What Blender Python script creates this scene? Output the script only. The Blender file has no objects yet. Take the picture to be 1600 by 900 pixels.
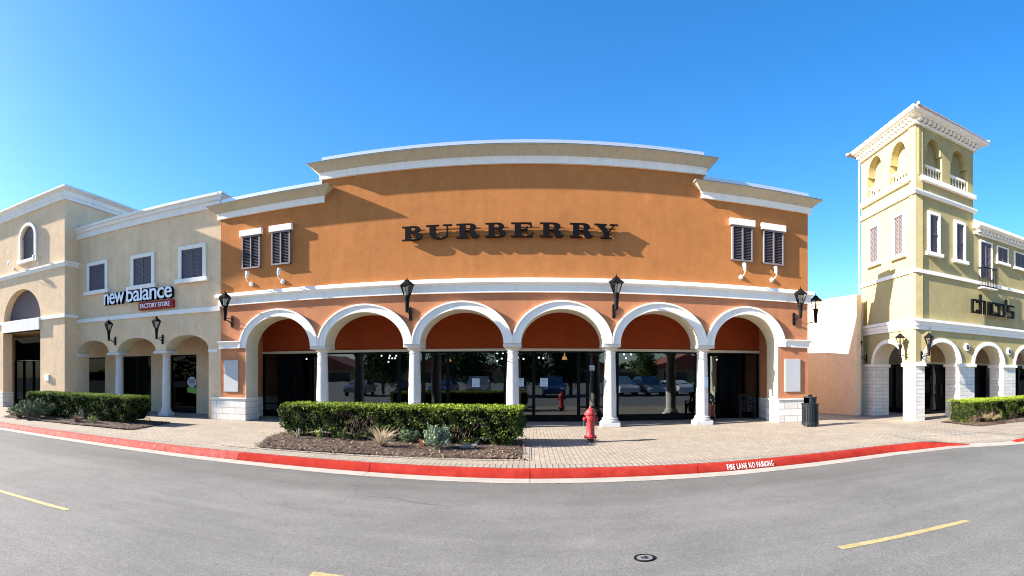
import bpy, bmesh, math, random
from mathutils import Vector, Matrix
from mathutils.geometry import tessellate_polygon
R = math.radians
sc = bpy.context.scene
C = sc.collection
random.seed(7)

# ------------------------------------------------------------------ camera, light, exposure
EYE = 1.65            # camera height above the sidewalk (z = 0)
PF, HY, CX = 820.0, 587.0, 828.0   # photo pixels per radian, horizon row, column square to the orange facade
cam = bpy.data.cameras.new('camera'); camo = bpy.data.objects.new('camera', cam); C.objects.link(camo)
cam.type = 'PANO'; cam.panorama_type = 'CENTRAL_CYLINDRICAL'
yaw = (CX - 800) / PF
cam.central_cylindrical_range_u_min = -800 / PF
cam.central_cylindrical_range_u_max = 800 / PF
cam.central_cylindrical_range_v_min = -(900 - HY) / PF
cam.central_cylindrical_range_v_max = HY / PF
cam.central_cylindrical_radius = 1.0
cam.clip_start = 0.05; cam.clip_end = 3000
camo.location = (0, 0, EYE); camo.rotation_euler = (R(90), 0, yaw)
sc.camera = camo

SUN_EL, SUN_OFF = R(25.5), R(9.0)     # height, and angle in front of the facade plane
sd = Vector((-math.cos(SUN_OFF) * math.cos(SUN_EL), -math.sin(SUN_OFF) * math.cos(SUN_EL), math.sin(SUN_EL)))  # towards the sun
w = bpy.data.worlds.new('World'); sc.world = w; w.use_nodes = True
nt = w.node_tree; bg = nt.nodes['Background']
sky = nt.nodes.new('ShaderNodeTexSky'); sky.sky_type = 'NISHITA'; sky.sun_disc = False
sky.sun_elevation = SUN_EL; sky.sun_rotation = math.atan2(sd.x, sd.y)
sky.altitude = 150; sky.air_density = 1.0; sky.dust_density = 0.9; sky.ozone_density = 3.5
hs = nt.nodes.new('ShaderNodeHueSaturation'); hs.inputs['Saturation'].default_value = 1.30
nt.links.new(sky.outputs[0], hs.inputs['Color'])
tn = nt.nodes.new('ShaderNodeVectorMath'); tn.operation = 'MULTIPLY'; tn.inputs[1].default_value = (0.90, 0.94, 0.98)
nt.links.new(hs.outputs[0], tn.inputs[0]); nt.links.new(tn.outputs[0], bg.inputs[0])
bg.inputs[1].default_value = 0.083
sl = bpy.data.lights.new('sun', 'SUN'); sl.energy = 5.0; sl.angle = R(0.53); sl.color = (1.0, 0.93, 0.82)
so = bpy.data.objects.new('sun', sl); C.objects.link(so)
so.rotation_euler = sd.to_track_quat('Z', 'Y').to_euler()
sc.view_settings.view_transform = 'Standard'; sc.view_settings.look = 'None'
sc.view_settings.gamma = 1.0; sc.view_settings.use_curve_mapping = False
sc.view_settings.exposure = 2.0
sc.cycles.filter_width = 1.0

# ------------------------------------------------------------------ materials
def mat(name, col, rough=0.8, metal=0.0, col2=None, scale=3.0, amount=0.5, bump=0.0, bscale=60.0, spec=0.5, detail=6, attr=False, trans=0.0, streak=0.0, chips=None):
    m = bpy.data.materials.new(name); m.use_nodes = True
    n, l = m.node_tree.nodes, m.node_tree.links
    b = n['Principled BSDF']
    b.inputs['Base Color'].default_value = (*col, 1); b.inputs['Roughness'].default_value = rough
    b.inputs['Metallic'].default_value = metal; b.inputs['Specular IOR Level'].default_value = spec
    tc = n.new('ShaderNodeTexCoord')
    src = None
    if col2:
        t = n.new('ShaderNodeTexNoise'); t.inputs['Scale'].default_value = scale; t.inputs['Detail'].default_value = detail
        t.inputs['Roughness'].default_value = 0.6
        l.new(tc.outputs['Object'], t.inputs['Vector'])
        r = n.new('ShaderNodeValToRGB')
        r.color_ramp.elements[0].position = 0.5 - amount / 2; r.color_ramp.elements[1].position = 0.5 + amount / 2
        r.color_ramp.elements[0].color = (*col, 1); r.color_ramp.elements[1].color = (*col2, 1)
        l.new(t.outputs[0], r.inputs[0]); src = r.outputs[0]
        l.new(src, b.inputs['Base Color'])
    if streak:      # rain and dirt runs down the piece
        mp = n.new('ShaderNodeMapping'); mp.inputs['Scale'].default_value = (4.0, 4.0, 0.5); l.new(tc.outputs['Object'], mp.inputs[0])
        t5 = n.new('ShaderNodeTexNoise'); t5.inputs['Scale'].default_value = 1.7; t5.inputs['Detail'].default_value = 7; t5.inputs['Roughness'].default_value = 0.7
        l.new(mp.outputs[0], t5.inputs['Vector'])
        r5 = n.new('ShaderNodeMapRange'); r5.inputs[1].default_value = 0.34; r5.inputs[2].default_value = 0.50; r5.inputs[3].default_value = 1 - streak; r5.inputs[4].default_value = 1.0
        l.new(t5.outputs[0], r5.inputs[0])
        v5 = n.new('ShaderNodeVectorMath'); v5.operation = 'SCALE'; l.new(src, v5.inputs[0]); l.new(r5.outputs[0], v5.inputs['Scale'])
        src = v5.outputs[0]; l.new(src, b.inputs['Base Color'])
    if chips:       # paint worn through to what lies below
        t6 = n.new('ShaderNodeTexNoise'); t6.inputs['Scale'].default_value = 9; t6.inputs['Detail'].default_value = 9; t6.inputs['Roughness'].default_value = 0.75
        l.new(tc.outputs['Object'], t6.inputs['Vector'])
        r6 = n.new('ShaderNodeMapRange'); r6.inputs[1].default_value = chips[3]; r6.inputs[2].default_value = chips[3] + 0.03; l.new(t6.outputs[0], r6.inputs[0])
        m6 = n.new('ShaderNodeMix'); m6.data_type = 'RGBA'; l.new(r6.outputs[0], m6.inputs[0]); l.new(src, m6.inputs[6]); m6.inputs[7].default_value = (*chips[:3], 1)
        src = m6.outputs[2]; l.new(src, b.inputs['Base Color'])
    if bump:
        t2 = n.new('ShaderNodeTexNoise'); t2.inputs['Scale'].default_value = bscale; t2.inputs['Detail'].default_value = 5
        l.new(tc.outputs['Object'], t2.inputs['Vector'])
        bp = n.new('ShaderNodeBump'); bp.inputs['Strength'].default_value = bump; bp.inputs['Distance'].default_value = 0.01
        l.new(t2.outputs[0], bp.inputs['Height']); l.new(bp.outputs[0], b.inputs['Normal'])
    if attr:
        a = n.new('ShaderNodeVertexColor'); a.layer_name = 'tint'
        l.new(a.outputs[0], b.inputs['Base Color'])
    return m

def stucco(name, col, dark=0.88, streak=0.035):
    """rendered wall: mottled, with faint vertical rain streaks and a sandy bump"""
    m = bpy.data.materials.new(name); m.use_nodes = True
    n, l = m.node_tree.nodes, m.node_tree.links
    b = n['Principled BSDF']; b.inputs['Roughness'].default_value = 0.92; b.inputs['Specular IOR Level'].default_value = 0.15
    tc = n.new('ShaderNodeTexCoord')
    t = n.new('ShaderNodeTexNoise'); t.inputs['Scale'].default_value = 0.7; t.inputs['Detail'].default_value = 8; t.inputs['Roughness'].default_value = 0.65
    l.new(tc.outputs['Object'], t.inputs['Vector'])
    mp = n.new('ShaderNodeMapping'); mp.inputs['Scale'].default_value = (3.5, 3.5, 0.22); l.new(tc.outputs['Object'], mp.inputs[0])
    t3 = n.new('ShaderNodeTexNoise'); t3.inputs['Scale'].default_value = 1.6; t3.inputs['Detail'].default_value = 6; l.new(mp.outputs[0], t3.inputs['Vector'])
    r = n.new('ShaderNodeMapRange'); r.inputs[1].default_value = 0.3; r.inputs[2].default_value = 0.7
    r.inputs[3].default_value = dark; r.inputs[4].default_value = 1.06; l.new(t.outputs[0], r.inputs[0])
    tp = n.new('ShaderNodeTexNoise'); tp.inputs['Scale'].default_value = 3.1; tp.inputs['Detail'].default_value = 6; tp.inputs['Roughness'].default_value = 0.7; tp.inputs['Distortion'].default_value = 0.6
    l.new(tc.outputs['Object'], tp.inputs['Vector'])
    rp = n.new('ShaderNodeMapRange'); rp.inputs[1].default_value = 0.3; rp.inputs[2].default_value = 0.7; rp.inputs[3].default_value = 0.91; rp.inputs[4].default_value = 1.07; l.new(tp.outputs[0], rp.inputs[0])
    r3 = n.new('ShaderNodeMapRange'); r3.inputs[1].default_value = 0.35; r3.inputs[2].default_value = 0.65
    r3.inputs[3].default_value = 1 - streak; r3.inputs[4].default_value = 1.03; l.new(t3.outputs[0], r3.inputs[0])
    mu = n.new('ShaderNodeMath'); mu.operation = 'MULTIPLY'; l.new(r.outputs[0], mu.inputs[0]); l.new(r3.outputs[0], mu.inputs[1])
    mu2 = n.new('ShaderNodeMath'); mu2.operation = 'MULTIPLY'; l.new(mu.outputs[0], mu2.inputs[0]); l.new(rp.outputs[0], mu2.inputs[1]); mu = mu2
    vm = n.new('ShaderNodeVectorMath'); vm.operation = 'SCALE'; vm.inputs[0].default_value = col; l.new(mu.outputs[0], vm.inputs['Scale'])
    l.new(vm.outputs[0], b.inputs['Base Color'])
    t2 = n.new('ShaderNodeTexNoise'); t2.inputs['Scale'].default_value = 45; t2.inputs['Detail'].default_value = 4; l.new(tc.outputs['Object'], t2.inputs['Vector'])
    t4 = n.new('ShaderNodeTexNoise'); t4.inputs['Scale'].default_value = 2.2; t4.inputs['Detail'].default_value = 3; l.new(tc.outputs['Object'], t4.inputs['Vector'])
    ad = n.new('ShaderNodeMath'); ad.operation = 'MULTIPLY_ADD'; ad.inputs[1].default_value = 3.0; l.new(t4.outputs[0], ad.inputs[0]); l.new(t2.outputs[0], ad.inputs[2])
    bp = n.new('ShaderNodeBump'); bp.inputs['Strength'].default_value = 0.25; bp.inputs['Distance'].default_value = 0.008
    l.new(ad.outputs[0], bp.inputs['Height']); l.new(bp.outputs[0], b.inputs['Normal'])
    return m

def bricks(name, c1, c2, mortar, bw, bh, ms, rot=None, rough=0.85, offset=0.5, bumpd=0.004, big=0.12, swap=None):
    m = bpy.data.materials.new(name); m.use_nodes = True
    n, l = m.node_tree.nodes, m.node_tree.links
    b = n['Principled BSDF']; b.inputs['Roughness'].default_value = rough; b.inputs['Specular IOR Level'].default_value = 0.2
    tc = n.new('ShaderNodeTexCoord'); sp = n.new('ShaderNodeSeparateXYZ'); l.new(tc.outputs['Object'], sp.inputs[0])
    cb = n.new('ShaderNodeCombineXYZ')
    if swap == 'wall':      # bricks on vertical faces of any direction: run along x + y
        ad = n.new('ShaderNodeMath'); ad.operation = 'ADD'; l.new(sp.outputs[0], ad.inputs[0]); l.new(sp.outputs[1], ad.inputs[1])
        l.new(ad.outputs[0], cb.inputs[0]); l.new(sp.outputs[2], cb.inputs[1])
    elif swap == 'yx':
        l.new(sp.outputs[1], cb.inputs[0]); l.new(sp.outputs[0], cb.inputs[1])
    else:
        l.new(sp.outputs[0], cb.inputs[0]); l.new(sp.outputs[1], cb.inputs[1])
    t = n.new('ShaderNodeTexBrick'); t.inputs['Scale'].default_value = 1.0
    t.inputs['Brick Width'].default_value = bw; t.inputs['Row Height'].default_value = bh
    t.inputs['Mortar Size'].default_value = ms; t.inputs['Mortar Smooth'].default_value = 0.3; t.offset = offset
    t.inputs['Color1'].default_value = (*c1, 1); t.inputs['Color2'].default_value = (*c2, 1); t.inputs['Mortar'].default_value = (*mortar, 1)
    l.new(cb.outputs[0], t.inputs['Vector'])
    ns = n.new('ShaderNodeTexNoise'); ns.inputs['Scale'].default_value = 0.9; ns.inputs['Detail'].default_value = 7; ns.inputs['Roughness'].default_value = 0.65
    l.new(tc.outputs['Object'], ns.inputs['Vector'])
    r = n.new('ShaderNodeMapRange'); r.inputs[1].default_value = 0.3; r.inputs[2].default_value = 0.7; r.inputs[3].default_value = 1 - big; r.inputs[4].default_value = 1 + big * 0.6
    l.new(ns.outputs[0], r.inputs[0])
    vm = n.new('ShaderNodeVectorMath'); vm.operation = 'SCALE'; l.new(t.outputs['Color'], vm.inputs[0]); l.new(r.outputs[0], vm.inputs['Scale'])
    l.new(vm.outputs[0], b.inputs['Base Color'])
    bp = n.new('ShaderNodeBump'); bp.inputs['Strength'].default_value = 0.8; bp.inputs['Distance'].default_value = bumpd; bp.invert = True
    l.new(t.outputs['Fac'], bp.inputs['Height']); l.new(bp.outputs[0], b.inputs['Normal'])
    return m

def asphalt():
    m = bpy.data.materials.new('asphalt'); m.use_nodes = True
    n, l = m.node_tree.nodes, m.node_tree.links
    b = n['Principled BSDF']; b.inputs['Roughness'].default_value = 0.86; b.inputs['Specular IOR Level'].default_value = 0.3
    tc = n.new('ShaderNodeTexCoord')
    def noise(sx, sy, sc_, det=6, ro=0.6):
        mp = n.new('ShaderNodeMapping'); mp.inputs['Scale'].default_value = (sx, sy, 1); l.new(tc.outputs['Object'], mp.inputs[0])
        t = n.new('ShaderNodeTexNoise'); t.inputs['Scale'].default_value = sc_; t.inputs['Detail'].default_value = det; t.inputs['Roughness'].default_value = ro
        l.new(mp.outputs[0], t.inputs['Vector']); return t.outputs[0]
    def rng(src, a, b_, lo, hi):
        r = n.new('ShaderNodeMapRange'); r.inputs[1].default_value = a; r.inputs[2].default_value = b_; r.inputs[3].default_value = lo; r.inputs[4].default_value = hi
        l.new(src, r.inputs[0]); return r.outputs[0]
    def mul(a, b_):
        q = n.new('ShaderNodeMath'); q.operation = 'MULTIPLY'; l.new(a, q.inputs[0]); l.new(b_, q.inputs[1]); return q.outputs[0]
    v = mul(rng(noise(0.22, 2.2, 1.0, 8, 0.65), 0.3, 0.7, 0.86, 1.10), rng(noise(1, 1, 0.5, 8, 0.75), 0.3, 0.7, 0.80, 1.16))
    v = mul(v, rng(noise(1, 1, 160, 2), 0.3, 0.7, 0.66, 1.32))
    v = mul(v, rng(noise(1, 1, 70, 2, 0.8), 0.3, 0.7, 0.74, 1.24))
    v = mul(v, rng(noise(1, 1, 35, 4, 0.7), 0.3, 0.7, 0.80, 1.14))
    st_ = rng(noise(1, 1, 1.3, 9, 0.8), 0.60, 0.72, 1.0, 0.78); v = mul(v, st_)
    # darker band of newer sealing along the gutter
    sp = n.new('ShaderNodeSeparateXYZ'); l.new(tc.outputs['Object'], sp.inputs[0])
    ad = n.new('ShaderNodeMath'); ad.operation = 'ADD'; l.new(sp.outputs[1], ad.inputs[0]); l.new(rng(noise(0.5, 2, 1.0), 0.2, 0.8, -0.35, 0.35), ad.inputs[1])
    v = mul(v, rng(ad.outputs[0], 7.2, 8.0, 1.0, 0.80))
    # hairline cracks
    vo = n.new('ShaderNodeTexVoronoi'); vo.feature = 'DISTANCE_TO_EDGE'; vo.inputs['Scale'].default_value = 0.22
    mp = n.new('ShaderNodeMapping'); l.new(tc.outputs['Object'], mp.inputs[0])
    wn = n.new('ShaderNodeTexNoise'); wn.inputs['Scale'].default_value = 1.5; wn.inputs['Detail'].default_value = 5; l.new(tc.outputs['Object'], wn.inputs['Vector'])
    wv = n.new('ShaderNodeVectorMath'); wv.operation = 'MULTIPLY_ADD'; wv.inputs[1].default_value = (0.7, 0.7, 0); l.new(wn.outputs['Color'], wv.inputs[0]); l.new(mp.outputs[0], wv.inputs[2])
    l.new(wv.outputs[0], vo.inputs['Vector'])
    cr = rng(vo.outputs['Distance'], 0.0, 0.0022, 1.0, 0.0)
    gate = rng(noise(1, 1, 0.35, 2), 0.46, 0.52, 0.0, 0.45)
    ck = mul(cr, gate)
    inv = n.new('ShaderNodeMath'); inv.operation = 'SUBTRACT'; inv.inputs[0].default_value = 1.0; l.new(ck, inv.inputs[1])
    v = mul(v, inv.outputs[0])
    vm = n.new('ShaderNodeVectorMath'); vm.operation = 'SCALE'; vm.inputs[0].default_value = (0.146, 0.141, 0.133); l.new(v, vm.inputs['Scale'])
    l.new(vm.outputs[0], b.inputs['Base Color'])
    bp = n.new('ShaderNodeBump'); bp.inputs['Strength'].default_value = 0.35; bp.inputs['Distance'].default_value = 0.006
    l.new(noise(1, 1, 140, 2), bp.inputs['Height']); l.new(bp.outputs[0], b.inputs['Normal'])
    return m

def glass_mat(name, base=0.16, tint=(0.35, 0.40, 0.42), ior=1.5):
    m = bpy.data.materials.new(name); m.use_nodes = True
    n, l = m.node_tree.nodes, m.node_tree.links
    n.remove(n['Principled BSDF']); out = n['Material Output']
    tr = n.new('ShaderNodeBsdfTransparent'); tr.inputs[0].default_value = (*tint, 1)
    gl = n.new('ShaderNodeBsdfGlossy'); gl.inputs['Roughness'].default_value = 0.0; gl.inputs[0].default_value = (0.86, 0.95, 1.0, 1)
    tc = n.new('ShaderNodeTexCoord'); ns = n.new('ShaderNodeTexNoise'); ns.inputs['Scale'].default_value = 0.8; l.new(tc.outputs['Object'], ns.inputs['Vector'])
    bp = n.new('ShaderNodeBump'); bp.inputs['Strength'].default_value = 0.08; bp.inputs['Distance'].default_value = 0.02
    l.new(ns.outputs[0], bp.inputs['Height']); l.new(bp.outputs[0], gl.inputs['Normal'])
    fr = n.new('ShaderNodeFresnel'); fr.inputs['IOR'].default_value = ior
    ad = n.new('ShaderNodeMath'); ad.operation = 'ADD'; ad.use_clamp = True; ad.inputs[1].default_value = base; l.new(fr.outputs[0], ad.inputs[0])
    mx = n.new('ShaderNodeMixShader'); l.new(ad.outputs[0], mx.inputs[0]); l.new(tr.outputs[0], mx.inputs[1]); l.new(gl.outputs[0], mx.inputs[2])
    l.new(mx.outputs[0], out.inputs[0])
    return m

def emit(name, col, s):
    m = bpy.data.materials.new(name); m.use_nodes = True
    b = m.node_tree.nodes['Principled BSDF']; b.inputs['Emission Color'].default_value = (*col, 1); b.inputs['Emission Strength'].default_value = s
    b.inputs['Base Color'].default_value = (*col, 1)
    return m

M = dict(
    orange_up=stucco('ochre stucco', (0.44, 0.170, 0.054)),
    orange_low=stucco('terracotta stucco', (0.48, 0.195, 0.095)),
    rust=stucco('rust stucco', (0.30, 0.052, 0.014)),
    cream=stucco('cream stucco', (0.76, 0.55, 0.35)),
    olive=stucco('olive stucco', (0.39, 0.32, 0.155)),
    beige=stucco('beige stucco', (0.84, 0.63, 0.41), 0.94, 0.015),
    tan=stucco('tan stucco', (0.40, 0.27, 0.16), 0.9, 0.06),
    trim=mat('painted trim', (0.78, 0.725, 0.65), 0.8, col2=(0.84, 0.80, 0.74), streak=0.08, scale=2.5, amount=0.6, bump=0.12, bscale=50, spec=0.2),
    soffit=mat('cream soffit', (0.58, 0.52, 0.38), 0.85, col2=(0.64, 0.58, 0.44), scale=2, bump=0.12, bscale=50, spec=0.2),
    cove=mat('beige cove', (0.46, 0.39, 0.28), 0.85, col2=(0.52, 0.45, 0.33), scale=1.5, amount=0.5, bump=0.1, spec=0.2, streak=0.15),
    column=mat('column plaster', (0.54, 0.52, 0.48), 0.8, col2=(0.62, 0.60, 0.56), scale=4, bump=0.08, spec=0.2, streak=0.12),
    coping=mat('metal coping', (0.62, 0.64, 0.66), 0.35, 0.5),
    stone=bricks('pale block stone', (0.78, 0.72, 0.65), (0.64, 0.59, 0.53), (0.34, 0.31, 0.28), 0.52, 0.235, 0.009, swap='wall', big=0.1),
    stone_r=bricks('pale rough block', (0.80, 0.74, 0.66), (0.70, 0.64, 0.57), (0.36, 0.33, 0.29), 0.62, 0.155, 0.007, swap='wall', big=0.1),
    shutter=mat('shutter paint', (0.098, 0.084, 0.098), 0.6, col2=(0.135, 0.115, 0.13), scale=6),
    shutter_l=mat('pale shutter paint', (0.15, 0.125, 0.125), 0.7, spec=0.1),
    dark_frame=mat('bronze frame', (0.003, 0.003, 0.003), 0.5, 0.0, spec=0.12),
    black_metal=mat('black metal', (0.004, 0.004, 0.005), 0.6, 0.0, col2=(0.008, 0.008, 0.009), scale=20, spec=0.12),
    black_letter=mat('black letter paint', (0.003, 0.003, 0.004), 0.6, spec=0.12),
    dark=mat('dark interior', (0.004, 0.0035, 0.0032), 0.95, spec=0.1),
    white=mat('white enamel', (0.74, 0.76, 0.78), 0.4),
    sign_white=mat('sign face', (0.78, 0.82, 0.88), 0.4),
    sign_red=mat('sign red', (0.30, 0.010, 0.012), 0.5, spec=0.2),
    lampglass=None,
    frost=mat('frosted glass', (0.55, 0.53, 0.48), 0.5),
    paper=mat('paper', (0.55, 0.66, 0.76), 0.8), ink=mat('ink', (0.08, 0.12, 0.20), 0.8),
    panel=mat('grey board', (0.42, 0.41, 0.41), 0.6, col2=(0.47, 0.465, 0.46), scale=3),
    red=mat('hydrant red', (0.30, 0.014, 0.018), 0.55, col2=(0.38, 0.032, 0.038), scale=9, bump=0.2, bscale=30, chips=(0.09, 0.03, 0.02, 0.66)),
    curb_red=mat('red curb paint', (0.23, 0.016, 0.011), 0.95, col2=(0.32, 0.032, 0.022), scale=5, amount=0.4, bump=0.4, bscale=25, spec=0.05, chips=(0.10, 0.075, 0.065, 0.64)),
    curb_worn_glare=mat('worn red curb paint with glare', (0.25, 0.024, 0.018), 0.75, col2=(0.38, 0.10, 0.08), scale=7, amount=0.5, bump=0.3, bscale=25, spec=0.12, chips=(0.33, 0.27, 0.23, 0.61)),  # worn, chipped kerb paint, with sun glare put into its paler pink
    concrete=mat('concrete', (0.25, 0.225, 0.19), 0.88, col2=(0.33, 0.30, 0.26), scale=3, amount=0.5, bump=0.3, bscale=60),
    yellow=mat('faded road yellow', (0.27, 0.215, 0.085), 0.85, col2=(0.37, 0.30, 0.15), scale=18, amount=0.3, bump=0.3, bscale=100),
    white_paint=mat('white stencil paint', (0.72, 0.70, 0.68), 0.7),
    paver=bricks('clay pavers', (0.325, 0.275, 0.22), (0.27, 0.225, 0.175), (0.155, 0.128, 0.10), 0.20, 0.10, 0.007, swap='yx', big=0.14),
    border=bricks('soldier course', (0.30, 0.26, 0.215), (0.26, 0.22, 0.18), (0.09, 0.072, 0.058), 0.42, 0.105, 0.009, swap='yx', offset=0.0, big=0.12),
    floor=mat('arcade floor', (0.26, 0.23, 0.195), 0.85, col2=(0.31, 0.275, 0.24), scale=2, spec=0.2),
    asphalt=asphalt(),
    mulch=mat('mulch soil', (0.036, 0.020, 0.012), 0.95, col2=(0.085, 0.048, 0.028), scale=22, amount=0.4, bump=0.9, bscale=40),
    chips=mat('wood chips', (0.16, 0.10, 0.065), 0.9, attr=True),
    leaf=mat('hedge leaf', (0.06, 0.10, 0.02), 0.6, attr=True, spec=0.15),
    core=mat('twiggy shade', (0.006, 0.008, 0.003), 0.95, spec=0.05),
    twig=mat('twig', (0.13, 0.09, 0.06), 0.9),
    tile=mat('clay roof tile', (0.48, 0.26, 0.19), 0.7, col2=(0.58, 0.40, 0.32), scale=6, amount=0.4),
    roof=mat('flat roof', (0.25, 0.25, 0.24), 0.9),
    can=mat('grey-green steel', (0.010, 0.014, 0.018), 0.5, 0.0, col2=(0.014, 0.018, 0.023), scale=5, spec=0.2),
    wood=mat('dark stained wood', (0.010, 0.007, 0.005), 0.6, col2=(0.018, 0.012, 0.009), scale=10, spec=0.2),
    iron=mat('cast iron', (0.10, 0.095, 0.09), 0.6, 0.4, col2=(0.24, 0.235, 0.23), scale=30, amount=0.3, bump=0.3),
    skin=mat('skin', (0.42, 0.20, 0.14), 0.6), cloth=mat('dark cloth', (0.020, 0.018, 0.022), 0.9),
    jacket=mat('rust jacket cloth', (0.22, 0.075, 0.045), 0.9), hair=mat('brown hair', (0.03, 0.018, 0.012), 0.6),
    cloth_w=mat('pale cloth', (0.5, 0.5, 0.5), 0.9), pink=mat('pink cloth', (0.5, 0.16, 0.2), 0.9), green=mat('poster green', (0.20, 0.42, 0.06), 0.7),
    bulb=emit('spot lamp', (1, 0.95, 0.88), 5), pend=emit('pendant lamp', (1.0, 0.45, 0.14), 1.6),
    paint_w=mat('white car paint', (0.62, 0.63, 0.65), 0.25), paint_s=mat('silver car paint', (0.30, 0.31, 0.33), 0.25, 0.6), paint_k=mat('black car paint', (0.015, 0.016, 0.02), 0.2), paint_b=mat('blue car paint', (0.02, 0.05, 0.14), 0.2),
    carglass=mat('car glass', (0.02, 0.025, 0.03), 0.05), rubber=mat('tyre rubber', (0.02, 0.02, 0.02), 0.8), rim=mat('alloy rim', (0.5, 0.5, 0.52), 0.3, 0.8),
    tail=mat('tail light', (0.4, 0.01, 0.01), 0.3), bark=mat('bark', (0.10, 0.075, 0.055), 0.95, col2=(0.16, 0.12, 0.09), scale=12),
    redroof=mat('red tiled roof', (0.30, 0.07, 0.04), 0.8), drain=mat('rust stain', (0.3, 0.2, 0.1), 0.9),
)
M['glass'] = glass_mat('shop glass', 0.08, (0.30, 0.32, 0.33))
M['glass_d'] = glass_mat('dim shop glass', 0.0, (0.16, 0.17, 0.18), 1.22)
M['lampglass'] = glass_mat('lantern glass', 0.02, (0.85, 0.85, 0.85))

# ------------------------------------------------------------------ mesh helper
class Frame:
    """a vertical face: u runs along it to the right (seen from the camera), d into the building, z up"""
    def __init__(s, ox, oy, deg=0.0):
        s.o = Vector((ox, oy)); a = R(deg); s.e = Vector((math.cos(a), math.sin(a))); s.n = Vector((-math.sin(a), math.cos(a)))
        s.m = Matrix(((s.e.x, s.n.x, 0, ox), (s.e.y, s.n.y, 0, oy), (0, 0, 1, 0), (0, 0, 0, 1)))
    def hit(s, px, d=0.0):
        th = (px - CX) / PF; r = Vector((math.sin(th), math.cos(th)))
        o = s.o + s.n * d
        # o + u e = t r
        det = s.e.x * (-r.y) + r.x * s.e.y
        u = (-o.x * (-r.y) - r.x * o.y) / det
        p = o + s.e * u
        return u, p.length
    def u(s, px, d=0.0): return s.hit(px, d)[0]
    def z(s, *pp, d=0.0): return sum(EYE + (HY - py) / PF * s.hit(px, d)[1] for px, py in pp) / len(pp)
    def world(s, u, d=0.0): p = s.o + s.e * u + s.n * d; return p
    def xy(s, u, d=0.0):
        p = s.world(u, d); return (p.x, p.y)

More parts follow.
